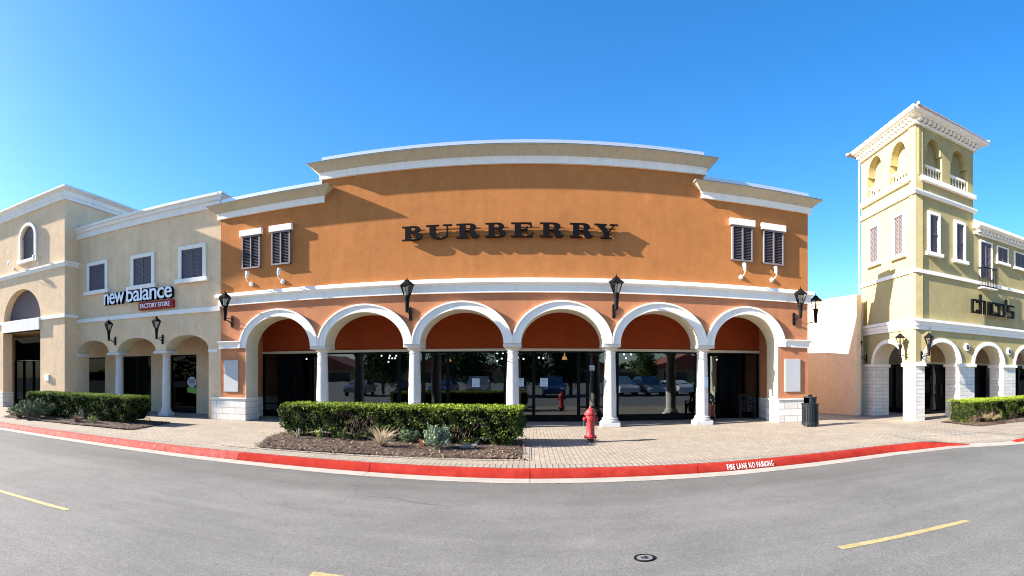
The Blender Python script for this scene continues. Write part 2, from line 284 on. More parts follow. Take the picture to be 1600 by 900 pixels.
WM = {}   # world matrix of every thing and part
class MB:
    def __init__(s): s.v = []; s.f = []; s.c = None
    def add(s, vs, fs):
        k = len(s.v); s.v += [Vector(v) for v in vs]; s.f += [[i + k for i in f] for f in fs]; return s
    def box(s, x0, x1, y0, y1, z0, z1, m=None):
        vs = [Vector(p) for p in ((x0, y0, z0), (x1, y0, z0), (x1, y1, z0), (x0, y1, z0), (x0, y0, z1), (x1, y0, z1), (x1, y1, z1), (x0, y1, z1))]
        if m: vs = [m @ v for v in vs]
        return s.add(vs, [(0, 3, 2, 1), (4, 5, 6, 7), (0, 1, 5, 4), (1, 2, 6, 5), (2, 3, 7, 6), (3, 0, 4, 7)])
    def prism(s, polys, d0, d1, m=None):
        """polygons in (u, z), first outer, rest holes, extruded from depth d0 to d1"""
        pts = [p for poly in polys for p in poly]; n = len(pts)
        tris = tessellate_polygon([[Vector((p[0], p[1], 0)) for p in poly] for poly in polys])
        vs = [Vector((p[0], d0, p[1])) for p in pts] + [Vector((p[0], d1, p[1])) for p in pts]
        if m: vs = [m @ v for v in vs]
        fs = [list(t) for t in tris] + [[i + n for i in reversed(t)] for t in tris]
        k = 0
        for poly in polys:
            q = len(poly)
            for i in range(q):
                j = (i + 1) % q; fs.append([k + i, k + j, k + j + n, k + i + n])
            k += q
        return s.add(vs, fs)
    def lathe(s, prof, cx=0, cy=0, n=24, m=None, cap=True):
        vs = []; fs = []
        for (r, z) in prof:
            for i in range(n):
                a = 2 * math.pi * i / n; vs.append(Vector((cx + r * math.cos(a), cy + r * math.sin(a), z)))
        for k in range(len(prof) - 1):
            for i in range(n):
                j = (i + 1) % n; fs.append([k * n + i, k * n + j, (k + 1) * n + j, (k + 1) * n + i])
        if cap: fs.append(list(range(n))[::-1]); fs.append([(len(prof) - 1) * n + i for i in range(n)])
        if m: vs = [m @ v for v in vs]
        return s.add(vs, fs)
    def tube(s, pts, r, n=8, cap=True):
        pts = [Vector(p) for p in pts]; rs = r if isinstance(r, (list, tuple)) else [r] * len(pts)
        vs = []; fs = []; up = None
        for i, p in enumerate(pts):
            t = (pts[min(i + 1, len(pts) - 1)] - pts[max(i - 1, 0)]).normalized()
            if up is None: up = t.orthogonal().normalized()
            up = (up - t * up.dot(t)); up = up.normalized() if up.length > 1e-6 else t.orthogonal().normalized()
            sd_ = t.cross(up)
            for k in range(n):
                a = 2 * math.pi * k / n; vs.append(p + (up * math.cos(a) + sd_ * math.sin(a)) * rs[i])
        for i in range(len(pts) - 1):
            for k in range(n):
                j = (k + 1) % n; fs.append([i * n + k, i * n + j, (i + 1) * n + j, (i + 1) * n + k])
        if cap: fs.append(list(range(n))[::-1]); fs.append([(len(pts) - 1) * n + k for k in range(n)])
        return s.add(vs, fs)
    def sweep(s, path, prof, m=None):
        """profile polygon (out, z) swept with mitred corners along a path in (x, y); out is to the right of travel"""
        P = [Vector(p) for p in path]; n = len(prof); vs = []
        for i, p in enumerate(P):
            ns = []
            if i > 0: t = (P[i] - P[i - 1]).normalized(); ns.append(Vector((t.y, -t.x)))
            if i < len(P) - 1: t = (P[i + 1] - P[i]).normalized(); ns.append(Vector((t.y, -t.x)))
            if len(ns) == 1: o = ns[0]
            else: o = (ns[0] + ns[1]) / (1 + ns[0].dot(ns[1]))
            for (a, z) in prof: vs.append(Vector((p.x + o.x * a, p.y + o.y * a, z)))
        fs = []
        for i in range(len(P) - 1):
            for k in range(n):
                j = (k + 1) % n; fs.append([i * n + k, i * n + j, (i + 1) * n + j, (i + 1) * n + k])
        t = tessellate_polygon([[Vector((a, z, 0)) for a, z in prof]])
        for tr in t: fs.append(list(tr)); fs.append([(len(P) - 1) * n + q for q in reversed(tr)])
        if m: vs = [m @ v for v in vs]
        return s.add(vs, fs)
    def build(s, name, mt, parent=None, frame=None, smooth=None, bevel=0.0, recalc=True):
        me = bpy.data.meshes.new(name)
        mx = frame.m if isinstance(frame, Frame) else (frame or Matrix())
        if parent is not None: mx = WM[parent].inverted() @ (mx if frame is not None else WM[parent])
        me.from_pydata([mx @ v for v in s.v], [], s.f)
        if s.c:
            ca = me.color_attributes.new('tint', 'FLOAT_COLOR', 'CORNER')
            i = 0
            for pi, p in enumerate(me.polygons):
                for _ in range(p.loop_total): ca.data[i].color = (*s.c[pi], 1); i += 1
        if recalc or bevel:
            bm = bmesh.new(); bm.from_mesh(me)
            if recalc: bmesh.ops.recalc_face_normals(bm, faces=bm.faces)
            if bevel:
                es = [e for e in bm.edges if len(e.link_faces) == 2 and e.calc_face_angle(0) > R(40)]
                bmesh.ops.bevel(bm, geom=es, offset=bevel, segments=2, affect='EDGES', profile=0.6)
            bm.to_mesh(me); bm.free()
        if smooth:
            me.shade_smooth(); me.set_sharp_from_angle(angle=R(smooth))
        me.materials.append(mt)
        o = bpy.data.objects.new(name, me); C.objects.link(o)
        if parent is not None: o.parent = parent; WM[o] = WM[parent]
        else: WM[o] = Matrix()
        return o

def tag(o, label=None, cat=None, group=None, kind=None):
    if label: o['label'] = label
    if cat: o['category'] = cat
    if group: o['group'] = group
    if kind: o['kind'] = kind
    return o
def thing(name, label, cat, loc=(0, 0, 0), rz=0.0, group=None, scale=1.0):
    o = bpy.data.objects.new(name, None); C.objects.link(o); o.empty_display_size = 0.2
    o.location = loc; o.rotation_euler = (0, 0, rz); o.scale = (scale,) * 3
    WM[o] = Matrix.Translation(Vector(loc)) @ Matrix.Rotation(rz, 4, 'Z') @ Matrix.Scale(scale, 4)
    return tag(o, label, cat, group)
def copy_tree(o, parent=None):
    c = o.copy(); C.objects.link(c); c.parent = parent
    for ch in [x for x in list(C.objects) if x.parent == o]: copy_tree(ch, c)
    return c
def dup(o, label, loc, rz=0.0, scale=None, group=None):
    c = copy_tree(o); c.location = loc; c.rotation_euler = (0, 0, rz)
    if scale: c.scale = (scale,) * 3
    c['label'] = label
    if group: c['group'] = group
    return c
def struct(name, mb, mt, **k): return tag(mb.build(name, mt, **k), kind='structure')
def arc(cx, cz, a, b, t0, t1, n=20):
    return [(cx + a * math.cos(R(t0 + (t1 - t0) * i / n)), cz + b * math.sin(R(t0 + (t1 - t0) * i / n))) for i in range(n + 1)]
def text_mb(body, size, depth, offset=0.0, spacing=1.0, font=None, sx=1.0):
    cu = bpy.data.curves.new('lettering', 'FONT'); cu.body = body; cu.size = size; cu.extrude = depth / 2; cu.offset = offset; cu.space_character = spacing
    cu.resolution_u = 3
    o = bpy.data.objects.new('lettering', cu); C.objects.link(o)
    dg = bpy.context.evaluated_depsgraph_get(); me = bpy.data.meshes.new_from_object(o.evaluated_get(dg))
    mb = MB(); mb.add([(v.co.x * sx, -v.co.z, v.co.y) for v in me.vertices], [list(p.vertices) for p in me.polygons])
    bpy.data.objects.remove(o); bpy.data.meshes.remove(me); bpy.data.curves.remove(cu)
    return mb
def fit(mb, u0, u1, z0, z1=None):
    """move and scale lettering so it spans u0..u1 and stands on z0"""
    xs = [v.x for v in mb.v]; zs = [v.z for v in mb.v]; kx = (u1 - u0) / (max(xs) - min(xs)); kz = kx if z1 is None else (z1 - z0) / (max(zs) - min(zs))
    a, b = min(xs), min(zs)
    for v in mb.v: v.x = u0 + (v.x - a) * kx; v.z = z0 + (v.z - b) * kz
    return mb
def move(mb, m):
    for i, v in enumerate(mb.v): mb.v[i] = m @ v
    return mb

# ------------------------------------------------------------------ ground
ROAD = -0.15
def curbY(x):   # front of the gutter pan, where the asphalt starts
    P = [(-40, 9.4), (-15, 9.32), (-5.2, 9.08), (-3, 8.95), (-0.3, 8.76), (3.6, 8.78), (7.7, 9.1), (9.6, 8.95), (11.05, 8.15), (13, 7.9), (40, 7.6)]
    for (a, ya), (b, yb) in zip(P, P[1:]):
        if x <= b:
            t = (x - a) / (b - a); return ya + (yb - ya) * t
    return P[-1][1]
def sstep(a, b, x): t = min(1, max(0, (x - a) / (b - a))); return t * t * (3 - 2 * t)
def ramp(x):    # 1 where the kerb drops to the street
    return sstep(8.95, 10.1, x) * (1 - sstep(11.3, 12.0, x))
def walkz(x, y):
    cy = curbY(x) + 0.62
    side = -0.12 * sstep(10.2, 13.0, x)
    r = ramp(x) * (1 - sstep(cy, cy + 2.2, y))
    return side * (1 - r) + (-0.125) * r
struct('road', MB().add([(-400, -400, ROAD), (400, -400, ROAD), (400, 400, ROAD), (-400, 400, ROAD)], [(0, 1, 2, 3)]), M['asphalt'], recalc=False)

xs = [-40 + 0.5 * i for i in range(161)]; xs = [x for x in xs if not -30 < x < 30] + [-30 + 0.25 * i for i in range(241)]; xs = sorted(set(xs))
def strip(name, mt, ya, yb, ny, zf, x0=-40, x1=40, thick=False):
    X = [x for x in xs if x0 - 1e-6 <= x <= x1 + 1e-6]; mb = MB(); vs = []; fs = []
    for x in X:
        a, b = ya(x), yb(x)
        for j in range(ny + 1):
            y = a + (b - a) * j / ny; vs.append((x, y, zf(x, y)))
    for i in range(len(X) - 1):
        for j in range(ny):
            k = i * (ny + 1) + j; fs.append([k, k + ny + 1, k + ny + 2, k + 1])
    mb.add(vs, fs); return struct(name, mb, mt, recalc=False)
strip('sidewalk', M['paver'], lambda x: curbY(x) + 0.55, lambda x: 45.0 if abs(x) > 60 else 17.1, 30, walkz)
strip('ground', M['floor'], lambda x: 17.1, lambda x: 60.0, 20, lambda x, y: walkz(x, y))
strip('sidewalk_border', M['border'], lambda x: curbY(x) + 0.60, lambda x: curbY(x) + 0.98, 2, lambda x, y: walkz(x, y) + 0.004)
# gutter pan and red kerb in cast lengths
joints = [-40, -33, -26, -20.2, -17.2, -14.25, -11.2, -8.25, -5.9, -2.95, 0.0, 3.04, 6.05, 8.95, 10.1, 11.3, 12.0, 15, 18, 21, 30, 40]
gut = MB(); red = MB(); worn = MB(); ccur = MB()
def topz(x): return -0.002 - 0.125 * ramp(x) - 0.12 * sstep(10.2, 13.0, x) * (1 - ramp(x))
for a, b in zip(joints, joints[1:]):
    a2, b2 = a + 0.006, b - 0.006
    n = max(2, int((b2 - a2) / 0.4)); X = [a2 + (b2 - a2) * i / n for i in range(n + 1)]
    vs = []; fs = []
    for x in X:
        y = curbY(x); vs += [(x, y, ROAD - 0.05), (x, y, ROAD + 0.004), (x, y + 0.36, ROAD + 0.012), (x, y + 0.36, ROAD - 0.05)]
    for i in range(n):
        for k in range(3): fs.append([4 * i + k, 4 * i + 4 + k, 4 * i + 5 + k, 4 * i + 1 + k])
    fs += [[0, 1, 2, 3], [4 * n + k for k in (3, 2, 1, 0)]]
    gut.add(vs, fs)
    vs = []; fs = []
    for x in X:
        y = curbY(x); t = topz(x); h = max(0.004, t - ROAD - 0.012)
        vs += [(x, y + 0.345, ROAD - 0.05), (x, y + 0.345, ROAD + 0.013), (x, y + 0.40, ROAD + 0.013 + h * 0.45), (x, y + 0.435, t - h * 0.12), (x, y + 0.47, t), (x, y + 0.60, t + 0.003), (x, y + 0.60, ROAD - 0.05)]
    for i in range(n):
        for k in range(6): fs.append([7 * i + k, 7 * i + 7 + k, 7 * i + 8 + k, 7 * i + 1 + k])
    fs += [[0, 1, 2, 3, 4, 5, 6], [7 * n + k for k in range(6, -1, -1)]]
    (ccur if a in (10.1,) else (worn if a < -8 else red)).add(vs, fs)
struct('gutter', gut, M['concrete'], recalc=True)
struct('curb', red, M['curb_red'], smooth=50)
struct('worn_glare_curb', worn, M['curb_worn_glare'], smooth=50)
struct('ramp_curb', ccur, M['concrete'], smooth=50)
# ragged dark joint between gutter and asphalt
sm_ = MB()
for i in range(1500):
    x = -25 + i * 0.03
    if random.random() < 0.25: continue
    y = curbY(x) + random.uniform(-0.012, 0.004); wj = random.uniform(0.003, 0.014) if random.random() < 0.85 else random.uniform(0.015, 0.035)
    sm_.add([(x, y - wj, ROAD + 0.005), (x + 0.034, y - wj * random.uniform(.4, 1.2), ROAD + 0.005), (x + 0.034, y, ROAD + 0.005), (x, y, ROAD + 0.005)], [(0, 1, 2, 3)])
struct('gutter_joint', sm_, mat('joint grime', (0.03, 0.026, 0.022), 0.95), recalc=False)
# pale concrete bands that outline the ramp
cb = MB()
def floorpt(px, py, z0=0.0):
    th = (px - CX) / PF; r = (EYE - z0) * PF / (py - HY); return Vector((r * math.sin(th), r * math.cos(th)))
def band_on_walk(mb, pts, wd):
    for a, b in zip(pts, pts[1:]):
        d = (b - a); n = max(1, int(d.length / 0.3)); nn = Vector((-d.y, d.x)).normalized() * wd / 2
        for i in range(n):
            p, q = a + d * i / n, a + d * (i + 1) / n
            vs = [(v.x, v.y, walkz(v.x, v.y) + 0.008) for v in (p - nn, q - nn, q + nn, p + nn)]
            mb.add(vs, [(0, 1, 2, 3)])
band_on_walk(cb, [floorpt(1397, 682, -0.03), floorpt(1492, 682, -0.1), floorpt(1532, 675, -0.1)], 0.13)
band_on_walk(cb, [floorpt(1400, 683, -0.03), floorpt(1452, 692, -0.03)], 0.10)
band_on_walk(cb, [floorpt(1532, 675, -0.1), floorpt(1600, 679, -0.12)], 0.12)
struct('ramp_border', cb, M['concrete'], recalc=False)
# faded yellow dashes
for x0, x1, y0, y1, lab in ((-8.6, -5.42, 4.22, 4.47, 'faded yellow lane dash at the left end of the road'), (-1.93, -0.2, 4.36, 4.40, 'yellow lane dash nearest the camera at the bottom edge'), (3.05, 4.82, 4.55, 4.38, 'faded yellow lane dash on the road to the right of the round cover')):
    mb = MB(); n = 24; vs = []; fs = []
    for i in range(n + 1):
        x = x0 + (x1 - x0) * i / n; y = y0 + (y1 - y0) * i / n; j = random.uniform(-0.006, 0.006)
        vs += [(x, y - 0.055 + j, ROAD + 0.004), (x, y + 0.055 + random.uniform(-0.006, 0.006), ROAD + 0.004)]
    for i in range(n): fs.append([2 * i, 2 * i + 2, 2 * i + 3, 2 * i + 1])
    mb.add(vs, fs); struct('lane_marking', mb, M['yellow'], recalc=False)
# stencilled words on the kerb
tx = text_mb('FIRE LANE NO PARKING', 0.11, 0.004, -0.0004, 1.15, sx=1.0)
fit(tx, 0, 1.05, 0, 0.075)
for v in tx.v:    # lies on the sloping face of the kerb
    u, z = v.x, v.z; x = 3.62 + u * 0.96
    t = z / 0.075; yb = curbY(x)
    y0_, z0_ = yb + 0.357, ROAD + 0.030; y1_, z1_ = yb + 0.432, -0.026
    depth = -v.y
    v.x = x; v.z = z0_ + (z1_ - z0_) * t + 0.004 + depth * 0.3; v.y = y0_ + (y1_ - y0_) * t - 0.004 - (0.013 if 0.1 < t < 0.9 else 0.006)
struct('curb_lettering', tx, M['white_paint'], recalc=False)
# valve cover
vc = thing('valve_cover', 'small round iron valve cover set in the asphalt', 'utility cover', (1.12, 5.05, ROAD), 0, None, 0.84)
MB().lathe([(0.125, 0.002), (0.125, 0.012), (0.105, 0.014), (0.100, 0.004)], n=32, cap=False).build('ring', M['black_metal'], vc, smooth=30)
cvr = MB().lathe([(0.0, 0.008), (0.097, 0.008), (0.097, 0.001)], n=32, cap=False)
cvr.build('lid', mat('worn iron', (0.11, 0.108, 0.105), 0.7, 0.0, col2=(0.17, 0.165, 0.16), scale=40), vc)
MB().box(-0.03, -0.018, -0.03, 0.03, 0.008, 0.013).box(-0.045, -0.03, 0.018, 0.03, 0.008, 0.013).box(0.0, 0.012, -0.04, 0.04, 0.008, 0.013).box(0.012, 0.045, 0.028, 0.04, 0.008, 0.013).box(0.012, 0.045, -0.006, 0.006, 0.008, 0.013).box(0.012, 0.045, -0.04, -0.028, 0.008, 0.013).build('cast_mark', M['black_metal'], vc)
# small litter and pebbles on the road (one scatter nobody could count)
deb = MB(); deb.c = []
for i in range(300):
    x, y = random.uniform(-16, 14), random.uniform(3.3, 9.0)
    if random.random() < 0.45: y = curbY(x) - abs(random.gauss(0, 0.25)) + 0.05
    s_ = random.uniform(0.004, 0.011); a = random.random() * 6
    p = [(x + s_ * math.cos(a + k * 2.1) * random.uniform(.6, 1.3), y + s_ * math.sin(a + k * 2.1), ROAD + 0.004) for k in range(3)] + [(x, y, ROAD + 0.004 + s_ * 0.7)]
    deb.add(p, [(0, 1, 3), (1, 2, 3), (2, 0, 3)])
    c = random.choice([(0.34, 0.33, 0.30), (0.05, 0.04, 0.03), (0.14, 0.10, 0.06), (0.2, 0.18, 0.16)]); deb.c += [c] * 3
tag(deb.build('road_grit', M['chips'], recalc=False), 'scattered grit and leaf bits on the asphalt', 'grit', kind='stuff')

# ------------------------------------------------------------------ shared building pieces
def shutter_unit(parent, fr, u0, u1, z0, z1, lintel=None, mt=None, surround=None, sill=None, proud=0.07, rails=True):
    """pair of louvred shutters; optional white lintel / surround / sill, all real boxes on face fr"""
    mt = mt or M['shutter']
    um = (u0 + u1) / 2; t = 0.05
    f = MB()
    if surround:
        so_ = surround
        f.box(u0 - so_, u0, -proud - 0.03, 0.0, z0 - 0.0, z1 + so_).box(u1, u1 + so_, -proud - 0.03, 0, z0, z1 + so_).box(u0, u1, -proud - 0.033, 0, z1, z1 + so_)
        wdw = f.build('window', M['trim'], parent, fr, bevel=0.008)
        f = MB()
        f.box(u0, u0 + t * .8, -0.03, 0.02, z0, z1).box(u1 - t * .8, u1, -0.03, 0.02, z0, z1).box(um - t / 2, um + t / 2, -0.036, 0.02, z0, z1)
        f.box(u0, u1, -0.032, 0.019, z1 - t, z1).box(u0, u1, -0.032, 0.019, z0, z0 + t)
        f.build('shutter_frame', mt, wdw, fr)
        y0, y1 = -0.022, 0.0
    else:
        f.box(u0, u0 + t, -proud, 0, z0, z1).box(u1 - t, u1, -proud, 0, z0, z1).box(um - t / 2, um + t / 2, -proud - 0.006, 0, z0, z1)
        f.box(u0, u1, -proud + 0.002, -0.001, z1 - t, z1).box(u0 - 0.0, u1, -proud - 0.012, -0.001, z0 - 0.001, z0 + t)
        wdw = f.build('window', mt if mt is not M['shutter'] else mat_frame, parent, fr)
        y0, y1 = -proud + 0.012, -0.012
    lv = MB(); n = int((z1 - z0 - 2 * t) / 0.052)
    lv.box(u0 + 0.01, u1 - 0.01, -0.004, -0.002 + 0.004, z0 + 0.01, z1 - 0.01)
    for i in range(n):
        z = z0 + t + (i + 0.5) * (z1 - z0 - 2 * t) / n
        for a, b in ((u0 + t, um - t / 2), (um + t / 2, u1 - t)):
            lv.add([(a, y0, z - 0.022), (b, y0, z - 0.022), (b, y1, z + 0.022), (a, y1, z + 0.022), (a, y0, z - 0.030), (b, y0, z - 0.030), (b, y1, z + 0.014), (a, y1, z + 0.014)],
                   [(0, 1, 2, 3), (7, 6, 5, 4), (0, 4, 5, 1), (2, 6, 7, 3)])
    lv.build('louvres', mt, wdw, fr, recalc=False)
    if lintel:
        e, h, p = lintel
        MB().box(u0 - e, u1 + e, -p, 0, z1 + 0.001, z1 + h).build('lintel', M['trim'], wdw, fr, bevel=0.01)
    if sill:
        e, h, p = sill
        MB().box(u0 - e, u1 + e, -p, 0, z0 - h, z0 - 0.001).build('sill', M['trim'], wdw, fr, bevel=0.01)
    return wdw
mat_frame = mat('shutter edge paint', (0.20, 0.165, 0.17), 0.6)

def column(parent, fr, u, d, h, r0=0.21, r1=0.175, abx=0.30, aby=0.34, plinth=0.30, z0=0.0, round_cap=True, mt=None):
    mt = mt or M['column']; m = fr.m @ Matrix.Translation((u, d, z0))
    pr = [(r0 * 1.42, 0.14), (r0 * 1.46, 0.17), (r0 * 1.42, 0.20), (r0 * 1.20, 0.215), (r0 * 1.16, 0.235), (r0 * 1.26, 0.255), (r0 * 1.24, 0.28), (r0 * 1.03, 0.30), (r0, 0.34), (r0 * 0.99, h * 0.4), (r1, h - 0.30), (r1, h - 0.285), (r1 * 1.12, h - 0.275), (r1 * 1.12, h - 0.25), (r1, h - 0.235), (r1, h - 0.20), (r1 * 1.25, h - 0.175), (r1 * 1.42, h - 0.125), (r1 * 1.44, h - 0.105)]
    c = MB().lathe(pr, n=32).build('column', mt, parent, m, smooth=35)
    MB().box(-abx, abx, -aby, aby, h - 0.105, h, ).build('capital', mt, c, m, bevel=0.012)
    MB().box(-plinth, plinth, -plinth, plinth, 0, 0.14).build('base', mt, c, m, bevel=0.01)
    return c

def storefront_bay(parent, fr, u0, u1, z0, z1, d, mull=(), rail=None, sub=0.05, door=False, mt=None):
    """one glazed bay: aluminium frame with its pane"""
    t = 0.055; f = MB(); t2 = 0.03
    f.box(u0, u0 + t, d - 0.06, d + 0.06, z0, z1).box(u1 - t, u1, d - 0.06, d + 0.06, z0, z1)
    f.box(u0 + t, u1 - t, d - 0.058, d + 0.058, z1 - t, z1).box(u0 + t, u1 - t, d - 0.058, d + 0.058, z0, z0 + (0.22 if not door else 0.12))
    for mu in mull: f.box(mu - t2, mu + t2, d - 0.056, d + 0.056, z0 + 0.12, z1 - t)
    if rail: f.box(u0 + t, u1 - t, d - 0.053, d + 0.053, rail - 0.03, rail + 0.03)
    if door: f.tube([(u0 + (u1 - u0) * 0.46, d - 0.10, z0 + 0.85), (u0 + (u1 - u0) * 0.46, d - 0.10, z0 + 1.35)], 0.013)
    wn = f.build('shop_door' if door else 'shop_window', M['dark_frame'], parent, fr)
    MB().box(u0 + t * 0.6, u1 - t * 0.6, d - 0.004, d + 0.004, z0 + 0.1, z1 - t * 0.5).build('pane', mt or M['glass'], wn, fr)
    return wn

# ------------------------------------------------------------------ orange building
FY = 16.42
F = Frame(0, FY, 0)
XL, XR, CL, CR = -10.97, 9.61, -6.85, 5.63
ob = thing('store_building', 'ochre and terracotta stucco shop building with six white arches and raised centre parapet', 'building', (0, FY, 0))
WT = 0.87
SPR = 2.66
colX = [F.u(px, WT / 2) for px in (504, 648, 801, 953, 1097)]
pierL, pierR = -9.87, 8.40
edges = []
for i in range(6):
    l = pierL if i == 0 else colX[i - 1] + 0.26
    r = pierR if i == 5 else colX[i] - 0.26
    edges.append((l, r))
RISE = 1.09; LZ = 4.27
def arch_wall(edges, xl, xr, ztop, spr, rise, floor=0.0, legs=()):
    """outline of a wall standing on piers, arches cut out; between columns it ends at the springing"""
    pts = [(xl, ztop), (xl, floor)]
    n = len(edges)
    for i, (l, r) in enumerate(edges):
        c, a = (l + r) / 2, (r - l) / 2
        if i in legs or i == 0: pts.append((l, floor))
        pts += arc(c, spr, a, rise, 180, 0, 24)
        if i == n - 1: pts.append((r, floor))
        elif i + 1 in legs: pts.append((r, floor))
    pts += [(xr, floor), (xr, ztop)]
    return pts
low = MB().prism([arch_wall(edges, XL, XR, LZ, SPR, RISE)], 0, WT)
wl = low.build('lower_wall', M['orange_low'], ob, F)
# arch surrounds: white band in front, cream lining through the wall
for i, (l, r) in enumerate(edges):
    c, a = (l + r) / 2, (r - l) / 2 - 0.012
    lim_l = (l - 0.26 + 0.004) if i > 0 else l - 9
    lim_r = (r + 0.26 - 0.004) if i < 5 else r + 9
    for nm, o1, y0, prj in (('arch_trim', 0.275, -0.055, M['trim']),):
        outer = [(max(lim_l, min(lim_r, x)), z) for x, z in arc(c, SPR + 0.002, a + 0.29, RISE + 0.26, 180, 0, 40)]
        inner = arc(c, SPR + 0.002, a, RISE - 0.012, 0, 180, 40)
        t = MB().prism([outer + inner], -0.05, -0.001).build('arch_trim', M['trim'], ob, F, smooth=25)
        outer = [(max(lim_l, min(lim_r, x)), z) for x, z in arc(c, SPR + 0.002, a + 0.29, RISE + 0.26, 180, 0, 40)]
        inner = [(max(lim_l, min(lim_r, x)), z) for x, z in arc(c, SPR + 0.002, a + 0.235, RISE + 0.205, 0, 180, 40)]
        MB().prism([outer + inner], -0.085, -0.051).build('outer_rim', M['trim'], t, F, smooth=25)
    lin = arc(c, SPR, a + 0.014, RISE + 0.002, 180, 0, 40) + arc(c, SPR, a - 0.002, RISE - 0.014, 0, 180, 40)
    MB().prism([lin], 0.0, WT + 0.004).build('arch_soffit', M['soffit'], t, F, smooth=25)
# pier linings, imposts, plinths
for q in ((pierL - 0.01, pierL + 0.012), (pierR - 0.012, pierR + 0.01)): MB().box(*q, -0.004, WT + 0.004, 0.836, SPR).build('pier_lining', M['soffit'], ob, F)
imp = [(-0.02, 2.66), (0.05, 2.66), (0.05, 2.82), (0.10, 2.86), (0.12, 2.90), (0.12, 2.93), (-0.02, 2.93)]
MB().sweep([(XL, 0.87), (XL, 0), (pierL - 0.28, 0)], imp).build('impost', M['trim'], ob, F, smooth=20)
MB().sweep([(pierR + 0.28, 0), (XR, 0), (XR, 0.87)], imp).build('impost', M['trim'], ob, F, smooth=20)
for a, b in ((XL - 0.40, pierL + 0.02), (pierR - 0.02, XR + 0.05)):
    p = MB().box(a, b, -0.055, WT + 0.05, -0.14, 0.79).build('plinth', M['stone'], ob, F, bevel=0.008)
    MB().box(a - 0.03, b + 0.03, -0.085, WT + 0.08, 0.79, 0.835).build('plinth_cap', M['trim'], p, F, bevel=0.01)
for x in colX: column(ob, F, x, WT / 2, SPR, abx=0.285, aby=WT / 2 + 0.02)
# upper wall, two tiers of parapet
up = MB().prism([[(XL, LZ), (XR, LZ), (XR, 7.95), (CR, 7.95), (CR, 8.78), (CL, 8.78), (CL, 7.95), (XL, 7.95)]], 0.0, 0.90)
up.build('upper_wall', M['orange_up'], ob, F)
MB().sweep([(XL, 0.89), (XL, 0), (XR, 0), (XR, 0.89)], [(-0.02, 4.25), (0.08, 4.25), (0.08, 4.50), (0.14, 4.52), (0.17, 4.56), (0.17, 4.66), (0.14, 4.69), (-0.02, 4.69)]).build('belt_cornice', M['trim'], ob, F, smooth=20)
def cornice(path, fz, cz, tz, out=0.40, parent=ob, fr=F, mt=None, cop=True, copin=0.0):
    f = MB().sweep(path, [(-0.02, fz), (0.09, fz), (0.09, cz - 0.05), (0.11, cz - 0.045), (0.11, cz), (-0.02, cz)]).build('parapet_cornice', M['trim'], parent, fr, smooth=20)
    MB().sweep(path, [(-0.02, cz + 0.001), (0.12, cz + 0.001), (0.14, cz + 0.03), (0.15, cz + 0.04), (out - 0.03, tz - 0.03), (out, tz - 0.028), (out, tz), (-0.02, tz)]).build('cove', mt or M['cove'], f, fr, smooth=20)
    MB().sweep(path, [(0.12, tz + 0.001), (out + 0.012, tz + 0.001), (out + 0.012, tz + 0.014), (0.12, tz + 0.014)]).build('flashing', M['dark_frame'] if 0 else M['iron'], f, fr)
    return f
e = 0.0
c1 = cornice([(CL, 0.89), (CL, 0), (CR, 0), (CR, 0.89)], 8.27, 8.49, 8.75)
MB().prism([[(CL - 0.02, 8.765), (CR + 0.02, 8.765), (CR + 0.02, 9.04), (CL - 0.02, 9.04)]], -0.02, 0.92).build('coping', M['coping'], c1, F)
c2 = cornice([(XL, 0.89), (XL, 0), (CL, 0), (CL, 0.3)], 7.50, 7.71, 7.97)
MB().prism([[(XL - 0.02, 7.985), (CL - 0.005, 7.985), (CL - 0.005, 8.25), (XL - 0.02, 8.25)]], -0.02, 0.92).build('coping', M['coping'], c2, F)
c3 = cornice([(CR, 0.3), (CR, 0), (XR, 0), (XR, 0.89)], 7.50, 7.71, 7.97)
MB().prism([[(CR + 0.005, 7.985), (XR + 0.02, 7.985), (XR + 0.02, 8.25), (CR + 0.005, 8.25)]], -0.02, 0.92).build('coping', M['coping'], c3, F)
# body behind and arcade
SD = FY + 2.43       # storefront plane
sdl = SD - FY
ar = MB().box(XL + 0.02, XR - 0.02, WT, 14, 4.28, 4.5)
ar.build('arcade_roof', M['roof'], ob, F)
MB().box(XL + 0.01, XR - 0.01, WT + 0.001, sdl - 0.02, 4.10, 4.27).build('arcade_ceiling', M['cream'], ob, F)
sx0, sx1 = -10.52, 8.80
for q in ((XL + 0.01, sx0), (sx1, XR - 0.01)): MB().box(*q, WT + 0.001, sdl + 0.3, -0.1, 4.099).build('arcade_end_wall', M['orange_low'], ob, F)
for q in ((sx1 - 0.05, sx1 + 0.01), (sx0 - 0.01, sx0 + 0.05)): MB().box(*q, WT + 0.052, sdl - 0.07, 0, 0.79).build('end_plinth', M['stone'], ob, F)
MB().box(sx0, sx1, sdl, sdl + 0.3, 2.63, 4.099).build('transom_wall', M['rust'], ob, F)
MB().box(sx0 + 0.001, sx1 - 0.001, sdl - 0.05, sdl + 0.05, 2.53, 2.625).build('header_band', M['soffit'], ob, F)
for q in ((XR - 0.03, XR - 0.001), (XL + 0.001, XL + 0.03)): MB().box(*q, sdl + 0.31, 14, -0.14, 4.279).build('side_wall', M['beige'], ob, F)
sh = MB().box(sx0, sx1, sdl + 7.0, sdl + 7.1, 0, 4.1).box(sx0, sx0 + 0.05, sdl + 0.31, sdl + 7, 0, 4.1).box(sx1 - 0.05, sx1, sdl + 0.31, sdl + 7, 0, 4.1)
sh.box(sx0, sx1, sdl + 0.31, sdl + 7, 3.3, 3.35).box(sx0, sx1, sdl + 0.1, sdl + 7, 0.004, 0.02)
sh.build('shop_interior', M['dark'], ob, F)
G = Frame(0, SD, 0)
